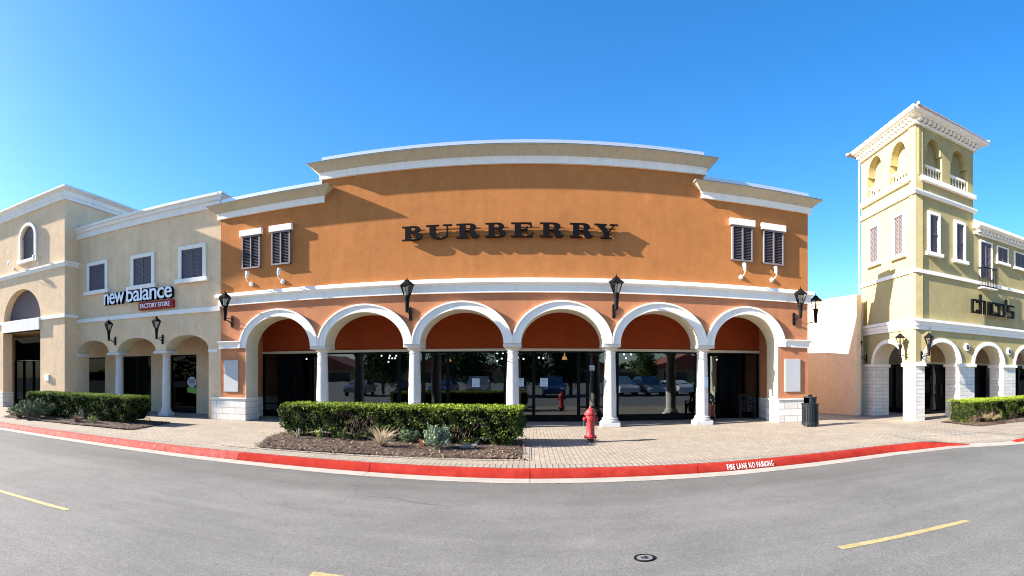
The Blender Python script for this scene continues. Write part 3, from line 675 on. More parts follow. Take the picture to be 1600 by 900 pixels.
mulls = [(411, 437), (437, 502, 'door'), (502, 560), (560, 624), (624, 662), (662, 700), (700, 790), (790, 834), (834, 904), (904, 918), (918, 964), (964, 1088), (1088, 1155, 'door'), (1155, 1187)]
ux = [G.u(m_[0]) for m_ in mulls] + [sx1 - 0.052]; ux[0] = sx0 + 0.052
for k, m_ in enumerate(mulls):
    a, b = ux[k], ux[k + 1]
    if len(m_) == 3:      # recessed entrance
        MB().box(a, a + 0.03, 0.061, 1.2, 0, 2.53).box(b - 0.03, b, 0.061, 1.2, 0, 2.53).box(a + 0.03, b - 0.03, 0.061, 1.2, 2.50, 2.53).build('entrance_recess', M['dark_frame'], ob, G)
        storefront_bay(ob, G, a + 0.03, (a + b) / 2 - 0.003, 0.021, 2.49, 1.1, door=True)
        storefront_bay(ob, G, (a + b) / 2 + 0.003, b - 0.03, 0.021, 2.49, 1.1, door=True)
    else:
        storefront_bay(ob, G, a + 0.002, b - 0.002, 0.021, 2.528, 0, rail=0.52 if (b - a) < 1.3 else None)
# blank display boards on the end piers
for a, b, t, bo in ((350.5, 372.5, 563, 612), (1226, 1250, 561, 612)):
    u0, u1 = F.u(a), F.u(b); z1, z0 = F.z(((a + b) / 2, t)), F.z(((a + b) / 2, bo))
    bd = MB().box(u0, u1, -0.035, 0, z0, z1).build('display_board', M['panel'], ob, F, bevel=0.006)
# shuttered windows
for a, b, t, bo in ((380, 408, 369, 420), (426, 455, 362, 414), (1142.5, 1174.5, 354, 409), (1191, 1222.5, 361.5, 414.5)):
    shutter_unit(ob, F, F.u(a), F.u(b), F.z(((a + b) / 2, bo)), F.z(((a + b) / 2, t)), lintel=(0.08, 0.22, 0.15), proud=0.11)

# ------------------------------------------------------------------ big letters on the orange building
h_ = 0.446
def P_B():
    o = [(0, 0), (0.92, 0)] + arc(0.92, 0.275, 0.50, 0.275, -90, 75, 12) + arc(0.86, 0.77, 0.44, 0.23, -60, 90, 12) + [(0, 1), (0, 0.93), (0.22, 0.93), (0.22, 0.07), (0, 0.07)]
    h1 = [(0.62, 0.935)] + [(0.80, 0.935)] + arc(0.80, 0.76, 0.13, 0.175, 90, -90, 8)[1:] + [(0.62, 0.585)]
    h2 = [(0.62, 0.51), (0.84, 0.51)] + arc(0.84, 0.29, 0.16, 0.22, 90, -90, 8)[1:] + [(0.62, 0.07)]
    return [o, h1, h2], 1.42
def P_R():
    o = [(0, 0), (0.86, 0), (0.86, 0.07), (0.64, 0.07), (0.64, 0.46), (0.78, 0.46), (0.90, 0.40), (0.98, 0.18), (1.05, 0.05), (1.20, -0.01), (1.45, 0.0), (1.62, 0.12), (1.62, 0.17), (1.52, 0.13), (1.45, 0.16), (1.36, 0.36), (1.22, 0.47), (1.12, 0.51)] + arc(0.92, 0.75, 0.46, 0.25, -50, 90, 12) + [(0, 1), (0, 0.93), (0.22, 0.93), (0.22, 0.07), (0, 0.07)]
    h1 = [(0.64, 0.935), (0.84, 0.935)] + arc(0.84, 0.735, 0.14, 0.20, 90, -90, 8)[1:] + [(0.64, 0.535)]
    return [o, h1], 1.62
def P_U():
    o = [(0, 1), (0, 0.93), (0.22, 0.93), (0.22, 0.36)] + arc(0.84, 0.34, 0.62, 0.35, 180, 270, 10)[1:] + arc(0.90, 0.34, 0.44, 0.35, 270, 360, 8)[1:] + [(1.34, 0.93), (1.58, 0.93), (1.58, 1), (1.04, 1), (1.04, 0.93), (1.26, 0.93), (1.26, 0.36)] + arc(0.92, 0.34, 0.34, 0.26, 360, 180, 12)[1:] + [(0.58, 0.36)][:0] + [(0.60, 0.93), (0.80, 0.93), (0.80, 1)]
    return [o], 1.58
def P_E():
    o = [(0, 0), (1.34, 0), (1.42, 0.34), (1.35, 0.34), (1.22, 0.12), (1.08, 0.07), (0.62, 0.07), (0.62, 0.48), (0.80, 0.48), (0.93, 0.42), (0.98, 0.28), (1.04, 0.28), (1.04, 0.76), (0.98, 0.76), (0.93, 0.61), (0.80, 0.55), (0.62, 0.55), (0.62, 0.93), (1.00, 0.93), (1.15, 0.88), (1.24, 0.70), (1.31, 0.70), (1.28, 1), (0, 1), (0, 0.93), (0.22, 0.93), (0.22, 0.07), (0, 0.07)]
    return [o], 1.42
def P_Y():
    o = [(0.42, 0), (1.22, 0), (1.22, 0.07), (1.02, 0.07), (1.02, 0.42), (1.42, 0.93), (1.62, 0.93), (1.62, 1), (1.06, 1), (1.06, 0.93), (1.30, 0.93), (0.94, 0.50), (0.66, 0.93), (0.84, 0.93), (0.84, 1), (0, 1), (0, 0.93), (0.18, 0.93), (0.62, 0.42), (0.62, 0.07), (0.42, 0.07)]
    return [o], 1.62
zb = 5.955
bs = thing('store_sign', 'row of large black serif capital letters high on the ochre wall', 'sign', (F.u(797), FY, zb))
for fn, a, b in ((P_B, 630, 661), (P_U, 667, 707), (P_R, 714, 750), (P_B, 759, 790.5), (P_E, 799, 834), (P_R, 843.5, 881), (P_R, 890, 926.5), (P_Y, 928, 964.5)):
    polys, wd = fn(); u0, u1 = F.u(a), F.u(b); kx = (u1 - u0) / wd
    pl = [[(u0 + x * kx, zb + z * h_) for x, z in q] for q in polys]
    MB().prism(pl, -0.17, -0.06).build('letter', M['black_letter'], bs, F)
MB().box(F.u(633), F.u(962), -0.06, -0.035, zb + 0.10, zb + 0.14).box(F.u(633), F.u(962), -0.06, -0.035, zb + 0.30, zb + 0.34).build('mounting_rail', M['orange_up'], bs, F)

# ------------------------------------------------------------------ wall lanterns
def make_lamp(label, group):
    t = thing('wall_lantern', label, 'wall lamp', (0, 0, 0), 0, group)   # origin: foot of the back plate; wall at y = 0, arm towards -y
    bp = MB().box(-0.05, 0.05, -0.045, 0, 0, 0.40)
    bp.add([(-0.05, -0.045, 0.40), (0.05, -0.045, 0.40), (0.05, 0, 0.40), (-0.05, 0, 0.40), (0, -0.02, 0.46)], [(0, 1, 4), (1, 2, 4), (2, 3, 4), (3, 0, 4)])
    bp.build('back_plate', M['black_metal'], t, bevel=0.004)
    arm = MB().tube([(0, -0.04, 0.10), (0, -0.12, 0.16), (0, -0.25, 0.21), (0, -0.40, 0.235), (0, -0.5, 0.25)], [0.028, 0.024, 0.02, 0.02, 0.022])
    arm.tube([(0, -0.04, 0.30), (0, -0.2, 0.30), (0, -0.36, 0.31), (0, -0.5, 0.32)], 0.014)
    arm.build('arm', M['black_metal'], t, smooth=50)
    MB().lathe([(0.02, 0.20), (0.055, 0.23), (0.060, 0.27), (0.072, 0.50), (0.086, 0.64), (0.098, 0.66), (0.086, 0.69), (0.100, 0.70), (0.100, 0.715)], 0, -0.5, 12).build('stem', M['black_metal'], t, smooth=35)
    ln_ = MB()
    for k in range(6):
        a = math.pi / 6 + k * math.pi / 3; c_, s_ = math.cos(a), math.sin(a)
        ln_.tube([(0.098 * c_, -0.5 + 0.098 * s_, 0.715), (0.215 * c_, -0.5 + 0.215 * s_, 1.04)], 0.011, 4)
        b_ = a + math.pi / 3
        ln_.tube([(0.215 * c_, -0.5 + 0.215 * s_, 1.035), (0.215 * math.cos(b_), -0.5 + 0.215 * math.sin(b_), 1.035)], 0.011, 4)
        ln_.tube([(0.098 * c_, -0.5 + 0.098 * s_, 0.72), (0.098 * math.cos(b_), -0.5 + 0.098 * math.sin(b_), 0.72)], 0.010, 4)
    cg = ln_.build('cage', M['black_metal'], t)
    MB().lathe([(0.245, 1.035), (0.25, 1.05), (0.10, 1.17), (0.085, 1.18), (0.085, 1.205), (0.05, 1.22), (0.022, 1.235), (0.024, 1.26), (0.008, 1.275), (0.006, 1.32), (0.0005, 1.325)], 0, -0.5, 6).build('lamp_roof', M['black_metal'], t)
    g = MB()
    v = []; f = []
    for k in range(6):
        a = math.pi / 6 + k * math.pi / 3; v += [(0.092 * math.cos(a), -0.5 + 0.092 * math.sin(a), 0.722), (0.205 * math.cos(a), -0.5 + 0.205 * math.sin(a), 1.03)]
        j = (k + 1) % 6; f.append([2 * k, 2 * j, 2 * j + 1, 2 * k + 1])
    g.add(v, f).build('lamp_glass', M['lampglass'], t, recalc=False)
    MB().lathe([(0.035, 0.72), (0.035, 0.93), (0.02, 0.95), (0.0005, 0.955)], 0, -0.5, 10).build('bulb_tube', M['frost'], t, smooth=40)
    return t
GL = 'black lanterns bracketed to the shop fronts'
lamp0 = make_lamp('black wall lantern left of the first white arch, by the cream wall', GL)
def place_lamp(fr, px, py, label, s=1.0, rel=0.0, first=False):
    u = fr.u(px); z = fr.z((px, py)); p = fr.world(u)
    rz = math.atan2(fr.e.y, fr.e.x) + rel
    if first: lamp0.location = (p.x, p.y, z); lamp0.rotation_euler = (0, 0, rz); lamp0.scale = (s,) * 3; return lamp0
    return dup(lamp0, label, (p.x, p.y, z), rz, s)
place_lamp(F, 363, 511.5, '', 1.0, 0, True)
place_lamp(F, 641.5, 501, 'black wall lantern between the second and third white arches', 1.0)
place_lamp(F, 959, 497, 'black wall lantern between the fourth and fifth white arches', 1.0)
place_lamp(F, 1240, 508, 'black wall lantern right of the last white arch on the terracotta wall', 1.0)
dup(lamp0, 'black wall lantern sticking out from the side of the orange building', (XR, FY + 0.27, 3.40), R(90), 1.0)
GF = 'white floodlights under the upper windows'
def make_flood(label, cat='floodlight'):
    t = thing('floodlight', label, cat, (0, 0, 0), 0, GF)
    MB().lathe([(0.10, 0), (0.10, 0.03), (0.07, 0.06), (0.001, 0.07)], n=16, m=Matrix.Rotation(R(90), 4, 'X')).build('mount', M['white'], t, smooth=40)
    MB().tube([(0, -0.05, 0), (0, -0.22, 0.02), (0, -0.40, 0.08), (0, -0.47, 0.17), (0, -0.46, 0.24)], 0.017).build('arm', M['white'], t, smooth=50)
    m = Matrix.Translation((0, -0.44, 0.22)) @ Matrix.Rotation(R(-12), 4, 'X')
    MB().lathe([(0.05, 0), (0.062, 0.02), (0.075, 0.10), (0.085, 0.30), (0.080, 0.31), (0.07, 0.29)], n=16, m=m).build('lamp_head', M['white'], t, smooth=35)
    return t
fl0 = make_flood('white floodlight below the leftmost shuttered window of the orange building')
for i, (px, py, lab) in enumerate(((393, 444, ''), (442, 440, 'white floodlight below the second shuttered window from the left, orange building'), (1157.7, 433, 'white floodlight below the inner right shuttered window of the orange building'), (1206, 437.5, 'white floodlight below the outermost right shuttered window of the orange building'))):
    p = (F.u(px), FY, F.z((px, py)))
    if i == 0: fl0.location = p; fl0.scale = (0.78,) * 3
    else: dup(fl0, lab, p, 0, 0.78)

# ------------------------------------------------------------------ cream building on the left
A_ = 3.0
W_ = Frame(XL - 0.015, FY + 0.02, A_)          # wing front, u negative to the left
nb = thing('shop_building', 'cream stucco shop building with corner block, three shuttered windows and a small arcade', 'building', (XL, FY, 0))
uc = (W_.u(123) + W_.u(117)) / 2                     # where the block's side wall meets the wing
T_ = Frame(*W_.xy(uc, 0), A_)
tx_d = -0.85
T_ = Frame(*W_.xy(0, tx_d), A_)                # block front
ut = T_.u(101)
zz = W_.z
# wing wall with three arches
bE = [uc + 0.02, W_.u(186, 0.4), W_.u(260, 0.4), W_.u(326)]
spW = zz((186, 550), (260, 549), (326, 545)); arR = (zz((147, 530)) + zz((221, 527)) + zz((300, 524))) / 3 - spW
ed = [(bE[0], bE[1] - 0.24), (bE[1] + 0.24, bE[2] - 0.24), (bE[2] + 0.24, bE[3])]
wz = zz((125, 503), (342, 489)) + 0.03
ztop = zz((126, 372), (342.5, 327.5))
MB().prism([arch_wall(ed, uc - 0.3, 0.0, wz, spW, arR)], 0, 0.8).build('lower_wall', M['cream'], nb, W_)
MB().box(uc - 0.3, 0.0, 0.0, 0.8, wz, ztop + 0.55).build('upper_wall', M['cream'], nb, W_)
for l, r in ed:
    c, a = (l + r) / 2, (r - l) / 2
    MB().prism([arc(c, spW, a + 0.002, arR + 0.002, 180, 0, 30) + arc(c, spW, a - 0.014, arR - 0.014, 0, 180, 30)], 0.006, 0.804).build('arch_soffit', M['soffit'], nb, W_, smooth=25)
for u in bE[1:3]: column(nb, W_, u, 0.4, spW, 0.17, 0.145, 0.36, 0.42, 0.24)
MB().sweep([(bE[3] + 0.38, 0), (bE[3] - 0.001, 0.0), (bE[3] - 0.001, 0.8)], [(-0.01, spW - 0.12), (0.05, spW - 0.12), (0.09, spW - 0.03), (0.09, spW), (-0.01, spW)][::-1]).build('impost', M['trim'], nb, W_)
MB().box(bE[0] - 0.02, bE[0] + 0.08, -0.06, 0.86, spW - 0.12, spW).build('impost', M['trim'], nb, W_)
MB().sweep([(uc, 0), (0, 0)], [(-0.01, wz - 0.03), (0.07, wz - 0.03), (0.07, wz + 0.15), (-0.01, wz + 0.15)]).build('belt_course', M['trim'], nb, W_)
fh = 0.28
pc = MB().sweep([(uc, 0), (0, 0)], [(-0.01, ztop), (0.08, ztop), (0.08, ztop + 0.24), (0.16, ztop + 0.27), (0.16, ztop + 0.38), (0.24, ztop + 0.42), (0.24, ztop + 0.50), (-0.01, ztop + 0.50)]).build('parapet_cornice', M['trim'], nb, W_, smooth=20)
MB().box(uc, 0.05, 0.0, 0.85, ztop + 0.551, ztop + 0.62).build('coping', M['coping'], pc, W_)
for (a, b, t, bo) in ((140.5, 165, 414, 454), (209.5, 237.5, 402.5, 445.5), (284.5, 317.5, 389, 435)):
    mx = (a + b) / 2
    shutter_unit(nb, W_, W_.u(a), W_.u(b), zz((mx, bo)), zz((mx, t)), surround=0.15, sill=(0.26, 0.17, 0.17), proud=0.04)
# arcade back wall of the wing
WD = 2.1
pcs = [(133, 164), (192, 236), (266, 307)]
FB = Frame(*W_.xy(0, WD), A_)
edges_px = []
last = FB.u(118)
wallm = MB(); ztr = FB.z((150, 557), (290, 556))
for a, b in pcs:
    u0, u1 = FB.u(a), FB.u(b)
    wallm.box(last, u0, 0, 0.25, -0.1, ztr); last = u1
    storefront_bay(nb, FB, u0 + 0.002, u1 - 0.002, 0.01, ztr - 0.004, 0.12, mull=[(u0 + u1) / 2] if b == 236 else [], mt=M['glass_d'])
wallm.box(last, -0.01, 0, 0.25, -0.1, ztr).box(FB.u(110), -0.01, 0, 0.25, ztr + 0.001, wz + 0.2)
wallm.build('arcade_back_wall', M['cream'], nb, FB)
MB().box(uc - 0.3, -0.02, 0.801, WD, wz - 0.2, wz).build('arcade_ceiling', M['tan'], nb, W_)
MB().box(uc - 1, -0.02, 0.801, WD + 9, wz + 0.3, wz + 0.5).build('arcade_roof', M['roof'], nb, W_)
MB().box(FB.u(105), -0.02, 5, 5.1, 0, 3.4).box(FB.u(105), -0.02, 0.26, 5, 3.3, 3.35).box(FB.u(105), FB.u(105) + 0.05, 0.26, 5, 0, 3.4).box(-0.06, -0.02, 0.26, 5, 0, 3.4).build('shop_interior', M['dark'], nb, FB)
# corner block
UL = T_.u(0) - 6.0
tz = T_.z
ztT = tz((100, 318), (0, 345.5))            # bottom of its fascia
bandz = tz((0, 437), (101, 419)); lintz = tz((63, 517), (5, 519)); lint_top = tz((63, 499), (5, 501))
o0, o1 = T_.u(5), T_.u(63)
nu0, nu1 = T_.u(6), T_.u(63.5); nzb = lint_top; nzt = tz((34, 452))
fa = [(UL, -0.1), (o0, -0.1), (o0, lintz), (o1, lintz), (o1, -0.1), (ut, -0.1), (ut, ztT + 0.6), (UL, ztT + 0.6)]
nich = [(nu0, nzb)] + arc((nu0 + nu1) / 2, nzb, (nu1 - nu0) / 2, nzt - nzb, 180, 0, 24)[1:-1] + [(nu1, nzb)]
wu0, wu1 = T_.u(34), T_.u(55); wzb, wzt = tz((45, 405)), tz((45, 353))
wc, wa = (wu0 + wu1) / 2, (wu1 - wu0) / 2
win = [(wu0, wzb), (wu0, wzt - wa)] + arc(wc, wzt - wa, wa, wa, 180, 0, 14)[1:-1] + [(wu1, wzt - wa), (wu1, wzb)]
MB().prism([fa, nich[::-1], win[::-1]], 0.0, 0.6).build('block_wall', M['cream'], nb, T_)
MB().box(ut - 0.3, ut - 0.001, 0.601, 6.5, wz + 0.001, ztT + 0.6).build('block_side_wall', M['cream'], nb, T_)
MB().box(ut - 0.3, ut - 0.001, 0.601, 0.86, -0.1, wz).build('block_side_pier', M['cream'], nb, T_)
MB().box(UL, ut - 0.31, 0.62, 6.5, ztT + 0.2, ztT + 0.3).build('block_roof', M['roof'], nb, T_)
MB().prism([[(p[0], p[1]) for p in nich]], 0.42, 0.44).build('niche_panel', mat('mauve panel', (0.115, 0.095, 0.105), 0.75, col2=(0.135, 0.11, 0.12)), nb, T_)
sw = MB().prism([[(wu0 - 0.15, wzb), (wu0 - 0.15, wzt - wa)] + arc(wc, wzt - wa, wa + 0.15, wa + 0.15, 180, 0, 18)[1:-1] + [(wu1 + 0.15, wzt - wa), (wu1 + 0.15, wzb), (wu1, wzb), (wu1, wzt - wa)] + arc(wc, wzt - wa, wa, wa, 0, 180, 18)[1:-1] + [(wu0, wzt - wa), (wu0, wzb)]], -0.10, 0.0).build('window', M['trim'], nb, T_, smooth=25)
MB().box(wu0 - 0.28, wu1 + 0.25, -0.16, 0, wzb - 0.17, wzb - 0.001).build('sill', M['trim'], sw, T_, bevel=0.01)
shp = MB().prism([[(x * 1.0, z) for x, z in win]], 0.12, 0.14)
for k in range(int((wzt - wzb - wa) / 0.06)):
    shp.box(wu0 + 0.04, wc - 0.02, 0.10, 0.12, wzb + 0.05 + k * 0.06, wzb + 0.08 + k * 0.06).box(wc + 0.02, wu1 - 0.04, 0.10, 0.12, wzb + 0.05 + k * 0.06, wzb + 0.08 + k * 0.06)
shp.box(wu0, wu1, 0.08, 0.12, wzt - wa - 0.02, wzt - wa + 0.03)
shp.build('louvres', M['shutter'], sw, T_)
path = [(UL, 0), (ut, 0), (ut, 6.3)]
MB().sweep(path, [(-0.01, bandz), (0.06, bandz), (0.06, bandz + 0.12), (0.12, bandz + 0.15), (0.12, bandz + 0.24), (-0.01, bandz + 0.24)]).build('belt_course', M['trim'], nb, T_)
pcx = MB().sweep(path, [(-0.01, ztT), (0.08, ztT), (0.08, ztT + 0.14), (0.11, ztT + 0.17), (0.11, ztT + 0.38), (0.20, ztT + 0.42), (0.30, ztT + 0.48), (0.30, ztT + 0.53), (-0.01, ztT + 0.53)]).build('parapet_cornice', M['trim'], nb, T_, smooth=20)
MB().sweep(path, [(-0.35, ztT + 0.601), (0.02, ztT + 0.601), (0.02, ztT + 0.70), (-0.35, ztT + 0.70)]).build('coping', M['coping'], pcx, T_)
MB().sweep([(o1 + 0.0, 0), (ut, 0), (ut, 0.84)], [(-0.01, lint_top - 0.14), (0.07, lint_top - 0.14), (0.07, lint_top + 0.02), (-0.01, lint_top + 0.02)]).build('belt_course', M['trim'], nb, T_)
MB().sweep([(UL, 0), (o0, 0)], [(-0.01, lint_top - 0.14), (0.07, lint_top - 0.14), (0.07, lint_top + 0.02), (-0.01, lint_top + 0.02)]).build('belt_course', M['trim'], nb, T_)
MB().box(o0 + 0.001, o1 - 0.001, -0.10, 0.5, lintz, lint_top - 0.002).build('lintel', M['trim'], nb, T_, bevel=0.01)
MB().box(UL, o0 + 0.03, -0.05, 0.65, -0.12, 0.78).build('plinth', M['stone'], nb, T_)
# entrance under the block
MB().box(o0 - 3.3, o0 - 3.0, 0.601, 3.2, -0.1, lintz + 0.009).build('porch_wall', M['cream'], nb, T_)
MB().box(o0 - 3.3, ut - 0.31, 0.601, 2.96, lintz + 0.01, lintz + 0.1).build('porch_ceiling', M['tan'], nb, T_)
TD = Frame(*T_.xy(0, WD + 0.85), A_); uE = FB.u(118) - 0.004
MB().box(o0 - 3.0, FB.u(110) - 0.002, 0.1, 0.2, 2.55, lintz + 0.3).build('porch_transom', M['dark'], nb, TD)
n_d = 6; dl = (uE - (o0 - 3.0)) / n_d
for k in range(n_d):
    storefront_bay(nb, TD, o0 - 3.0 + k * dl + 0.002, o0 - 3.0 + (k + 1) * dl - 0.002, 0.01, 2.54, 0.1, door=(k in (2, 3)), rail=None, mt=M['glass_d'])
MB().box(o0 - 3.0, FB.u(105) - 0.01, 3, 3.1, 0, 3.4).build('lobby_wall', M['dark'], nb, TD)
# keypad box
kx = T_.u(71), T_.u(77)
kp = tag(MB().box(kx[0], kx[1], -0.05, 0, tz((74, 595)), tz((74, 585))).build('meter_box', M['white'], None, T_, bevel=0.006), 'small white box on the cream pier beside the left entrance', 'wall box')

# new balance sign
ns_ = thing('shop_sign', 'white rounded lower-case lettering above a small red plate on the cream wall', 'sign', (W_.xy(W_.u(220))[0], W_.xy(W_.u(220))[1], zz((220, 470))))
u0, u1 = W_.u(166), W_.u(273); zb_ = zz((168, 476.5), (270, 467.5))
def rounded(u, z, w_, h, r): return arc(u + w_ - r, z + h - r, r, r, 0, 90, 5) + arc(u + r, z + h - r, r, r, 90, 180, 5) + arc(u + r, z + r, r, r, 180, 270, 5) + arc(u + w_ - r, z + r, r, r, 270, 360, 5)
for txt, a, b in (('new', 166, 198.5), ('balance', 201, 273)):
    ua, ub = W_.u(a), W_.u(b)
    hh = 0.70 if txt == 'balance' else 0.70 * 0.735
    back = fit(text_mb(txt, 1.0, 0.14, 0.026, 0.93), ua, ub, zb_, zb_ + hh)
    for v in back.v: v.y = v.y - 0.09
    bk = back.build('letter_can', M['black_letter'], ns_, W_, recalc=False)
    face = fit(text_mb(txt, 1.0, 0.02, 0.010, 0.93), ua + 0.02, ub - 0.02, zb_ + 0.02, zb_ + hh - 0.02)
    for v in face.v: v.y = v.y - 0.172
    face.build('letter_face', M['sign_white'], bk, W_, recalc=False)
ru0, ru1 = W_.u(219.6), W_.u(273.6); rz1 = zb_ - 0.05; rz0 = rz1 - 0.33
pl = MB().prism([rounded(ru0, rz0, ru1 - ru0, rz1 - rz0, 0.04)], -0.14, 0).build('red_plate', M['sign_red'], ns_, W_)
ft = fit(text_mb('FACTORY STORE', 1.0, 0.02, 0.006, 1.0), ru0 + 0.10, ru1 - 0.16, rz0 + 0.075, rz1 - 0.07)
for v in ft.v: v.y -= 0.152
ft.build('plate_lettering', M['sign_white'], pl, W_, recalc=False)
place_lamp(W_, 180.5, 539.5, 'black wall lantern between the first and second cream arches, under the white lettering', 0.86)
place_lamp(W_, 254.5, 537.5, 'black wall lantern between the second and third cream arches, under the red plate', 0.86)
for px, py, lab in ((21, 420, 'white floodlight on the cream block left of the arched window'), (60, 412, 'white floodlight on the cream block right of the arched window sill')):
    p = T_.world(T_.u(px)); dup(fl0, lab, (p.x, p.y, tz((px, py))), R(A_), 0.72)
# 30% poster in the right window of the wing
pu0, pu1 = FB.u(291), FB.u(305); pz = FB.z((298, 597))
po = thing('window_poster', 'round white poster with 30% hanging in the right cream arch window', 'poster', (FB.xy(pu0, 0.1)[0], FB.xy(pu0, 0.1)[1], pz))
cc = (pu0 + pu1) / 2; rr = (pu1 - pu0) / 2
MB().prism([arc(cc, pz, rr, rr, 0, 350, 30)], 0.085, 0.095).build('disc', M['cloth_w'], po, FB)
t30 = fit(text_mb('30%', 1, 0.004, 0.02), cc - rr * 0.65, cc + rr * 0.65, pz - 0.06, pz + 0.14)
for v in t30.v: v.y += 0.08
t30.build('poster_lettering', M['ink'], po, FB, recalc=False)
MB().add([(cc - rr, 0.088, pz - rr), (cc + rr, 0.088, pz - rr), (cc + rr, 0.088, pz - rr - 0.28), (cc - rr, 0.088, pz - rr - 0.22)], [(0, 1, 2, 3)]).build('green_base', M['green'], po, FB, recalc=False)

# ------------------------------------------------------------------ olive building on the right
BZ = -0.13
RFA = 1.5
RF = Frame(13.74, 15.20, RFA)
far = Vector((14.33, 19.62)); near = Vector((13.74, 15.20))
LL = (near - far).length
RL = Frame(far.x, far.y, math.degrees(math.atan2(near.y - far.y, near.x - far.x)))
cb_ = thing('tower_building', 'olive yellow stucco shop building with a square corner tower and stone piers', 'building', (13.74, 15.2, BZ))
rz_ = RF.z; k_c = 20.49 / PF
def zc(y): return EYE + (HY - y) * k_c      # heights read off at the tower's corner edge
TW = RF.u(1520.5)                            # tower width on the front
WU = 12.0                                    # wing runs on out of the picture
tpath = [tuple(RL.world(0)), tuple(near), RF.xy(TW, 0), RF.xy(TW, 3.5)]
fpath = [tuple(RL.world(0)), tuple(near), RF.xy(WU, 0)]
z_imp = zc(566.5); z_lc0, z_lc1 = zc(514), zc(498); z_b2a, z_b2b = zc(425), zc(419); z_b1a, z_b1b = zc(302), zc(295.5)
z_s0, z_s1 = zc(279.5), zc(271.5); z_dent = zc(194); z_eave = zc(181)
# front: arches on stone piers
fe = [(RF.u(1444), RF.u(1498)), (RF.u(1522), RF.u(1566.5)), (RF.u(1586), RF.u(1586) + 1.9), (RF.u(1586) + 2.9, RF.u(1586) + 4.8)]
ff = 0.95 * (zc(530) - z_imp)
PT = 0.75
def olive_wall(fr, eds, u0, u1, zt, rise):
    pts = [(u0, zt), (u0, z_imp)]
    for l, r in eds:
        pts += arc((l + r) / 2, z_imp, (r - l) / 2, rise, 180, 0, 22)
    pts += [(u1, z_imp), (u1, zt)]
    return pts
low_top = z_lc0 + 0.1
mt_ = 0.003
MB().prism([olive_wall(RF, fe, mt_, WU, low_top, ff)], 0, PT).build('lower_wall', M['olive'], cb_, RF)
le = [(RL.u(1365.5), RL.u(1412))]
MB().prism([olive_wall(RL, le, 0, LL - 0.05, low_top, ff)], 0.0, PT).build('side_lower_wall', M['olive'], cb_, RL)
for fr, eds in ((RF, fe), (RL, le)):
    for l, r in eds:
        c, a = (l + r) / 2, (r - l) / 2
        t = MB().prism([arc(c, z_imp + .002, a + 0.16, ff + 0.15, 180, 0, 30) + arc(c, z_imp + .002, a - 0.012, ff - 0.012, 0, 180, 30)], -0.05, -0.001).build('arch_trim', M['trim'], cb_, fr, smooth=25)
        MB().prism([arc(c, z_imp, a + 0.002, ff + 0.002, 180, 0, 30) + arc(c, z_imp, a - 0.014, ff - 0.014, 0, 180, 30)], 0.0, PT + 0.004).build('arch_soffit', M['soffit'], t, fr, smooth=25)
def pier(fr, u0, u1, dpth=PT):
    p = MB().box(u0, u1, -0.03, dpth + 0.03, BZ, z_imp - 0.14).build('pier', M['stone_r'], cb_, fr, bevel=0.01)
    MB().box(u0 - 0.07, u1 + 0.07, -0.10, dpth + 0.09, z_imp - 0.139, z_imp - 0.001).build('pier_cap', M['trim'], p, fr, bevel=0.012)
pier(RL, 0, le[0][0])
# corner pier is one block with both faces
cp = MB(); q0 = RL.world(le[0][1], -0.03); q1 = RF.world(-0.03, -0.03); q2 = RF.world(fe[0][0], -0.03); q3 = RF.world(fe[0][0], PT + 0.03); q4 = RL.world(le[0][1], PT + 0.03)
def poly_prism(mb, P, z0, z1):
    n = len(P); mb.add([(p.x, p.y, z0) for p in P] + [(p.x, p.y, z1) for p in P], [list(range(n))[::-1], [n + i for i in range(n)]] + [[i, (i + 1) % n, n + (i + 1) % n, n + i] for i in range(n)]); return mb
ID = Frame(0, 0, 0)
pp = poly_prism(cp, [q0, q1, q2, q3, q4], BZ, z_imp - 0.14).build('pier', M['stone_r'], cb_, ID)
cen = (q0 + q1 + q2 + q3 + q4) / 5
poly_prism(MB(), [q + (q - cen).normalized() * 0.09 for q in (q0, q1, q2, q3, q4)], z_imp - 0.139, z_imp - 0.001).build('pier_cap', M['trim'], pp, ID, bevel=0.01)
for (a, b), (c, d) in zip(fe, fe[1:] + [(WU, 0)]): pier(RF, b, c)
# upper storeys
nt_, th_ = 0.0, 0.5
z_par = RF.z((1522, 366), (1600, 391)) ; z_ptop = z_par + 0.55
tower_top = z_dent + 0.3
# tower shell built face by face, balcony niches cut through
def niche(fr, a, b, pyb, pyt, mx):
    u0, u1 = fr.u(a), fr.u(b); zb2 = z_s1; zt = fr.z((mx, pyt)); w2 = (u1 - u0) / 2
    return u0, u1, zb2, zt
nf = [(1446, 1472, 217), (1485, 1512, 235)]
nl = [(1355.5, 1379, 243), (1390, 1417, 221)]
def niche_poly(fr, a, b, py):
    u0, u1 = fr.u(a), fr.u(b); zt = fr.z(((a + b) / 2, py)); c, hw = (u0 + u1) / 2, (u1 - u0) / 2; s_ = 0.10; zs = zt - hw
    zs2 = zs - 0.12
    return [(u0, z_s1 + 0.02), (u0, zs2), (u0 + s_, zs2), (u0 + s_, zs)] + arc(c, zs, hw - s_, hw - s_ * 0.3, 180, 0, 18)[1:-1] + [(u1 - s_, zs), (u1 - s_, zs2), (u1, zs2), (u1, z_s1 + 0.02)]
fhole = [niche_poly(RF, *q) for q in nf]; lhole = [niche_poly(RL, *q) for q in nl]
MB().prism([[(0.0, low_top), (TW, low_top), (TW, tower_top), (0.0, tower_top)]] + [h[::-1] for h in fhole], 0, 0.35).build('tower_front_wall', M['olive'], cb_, RF)
MB().prism([[(0, low_top), (LL - 0.003, low_top), (LL - 0.003, tower_top), (0, tower_top)]] + [h[::-1] for h in lhole], 0, 0.35).build('tower_side_wall', M['olive'], cb_, RL)
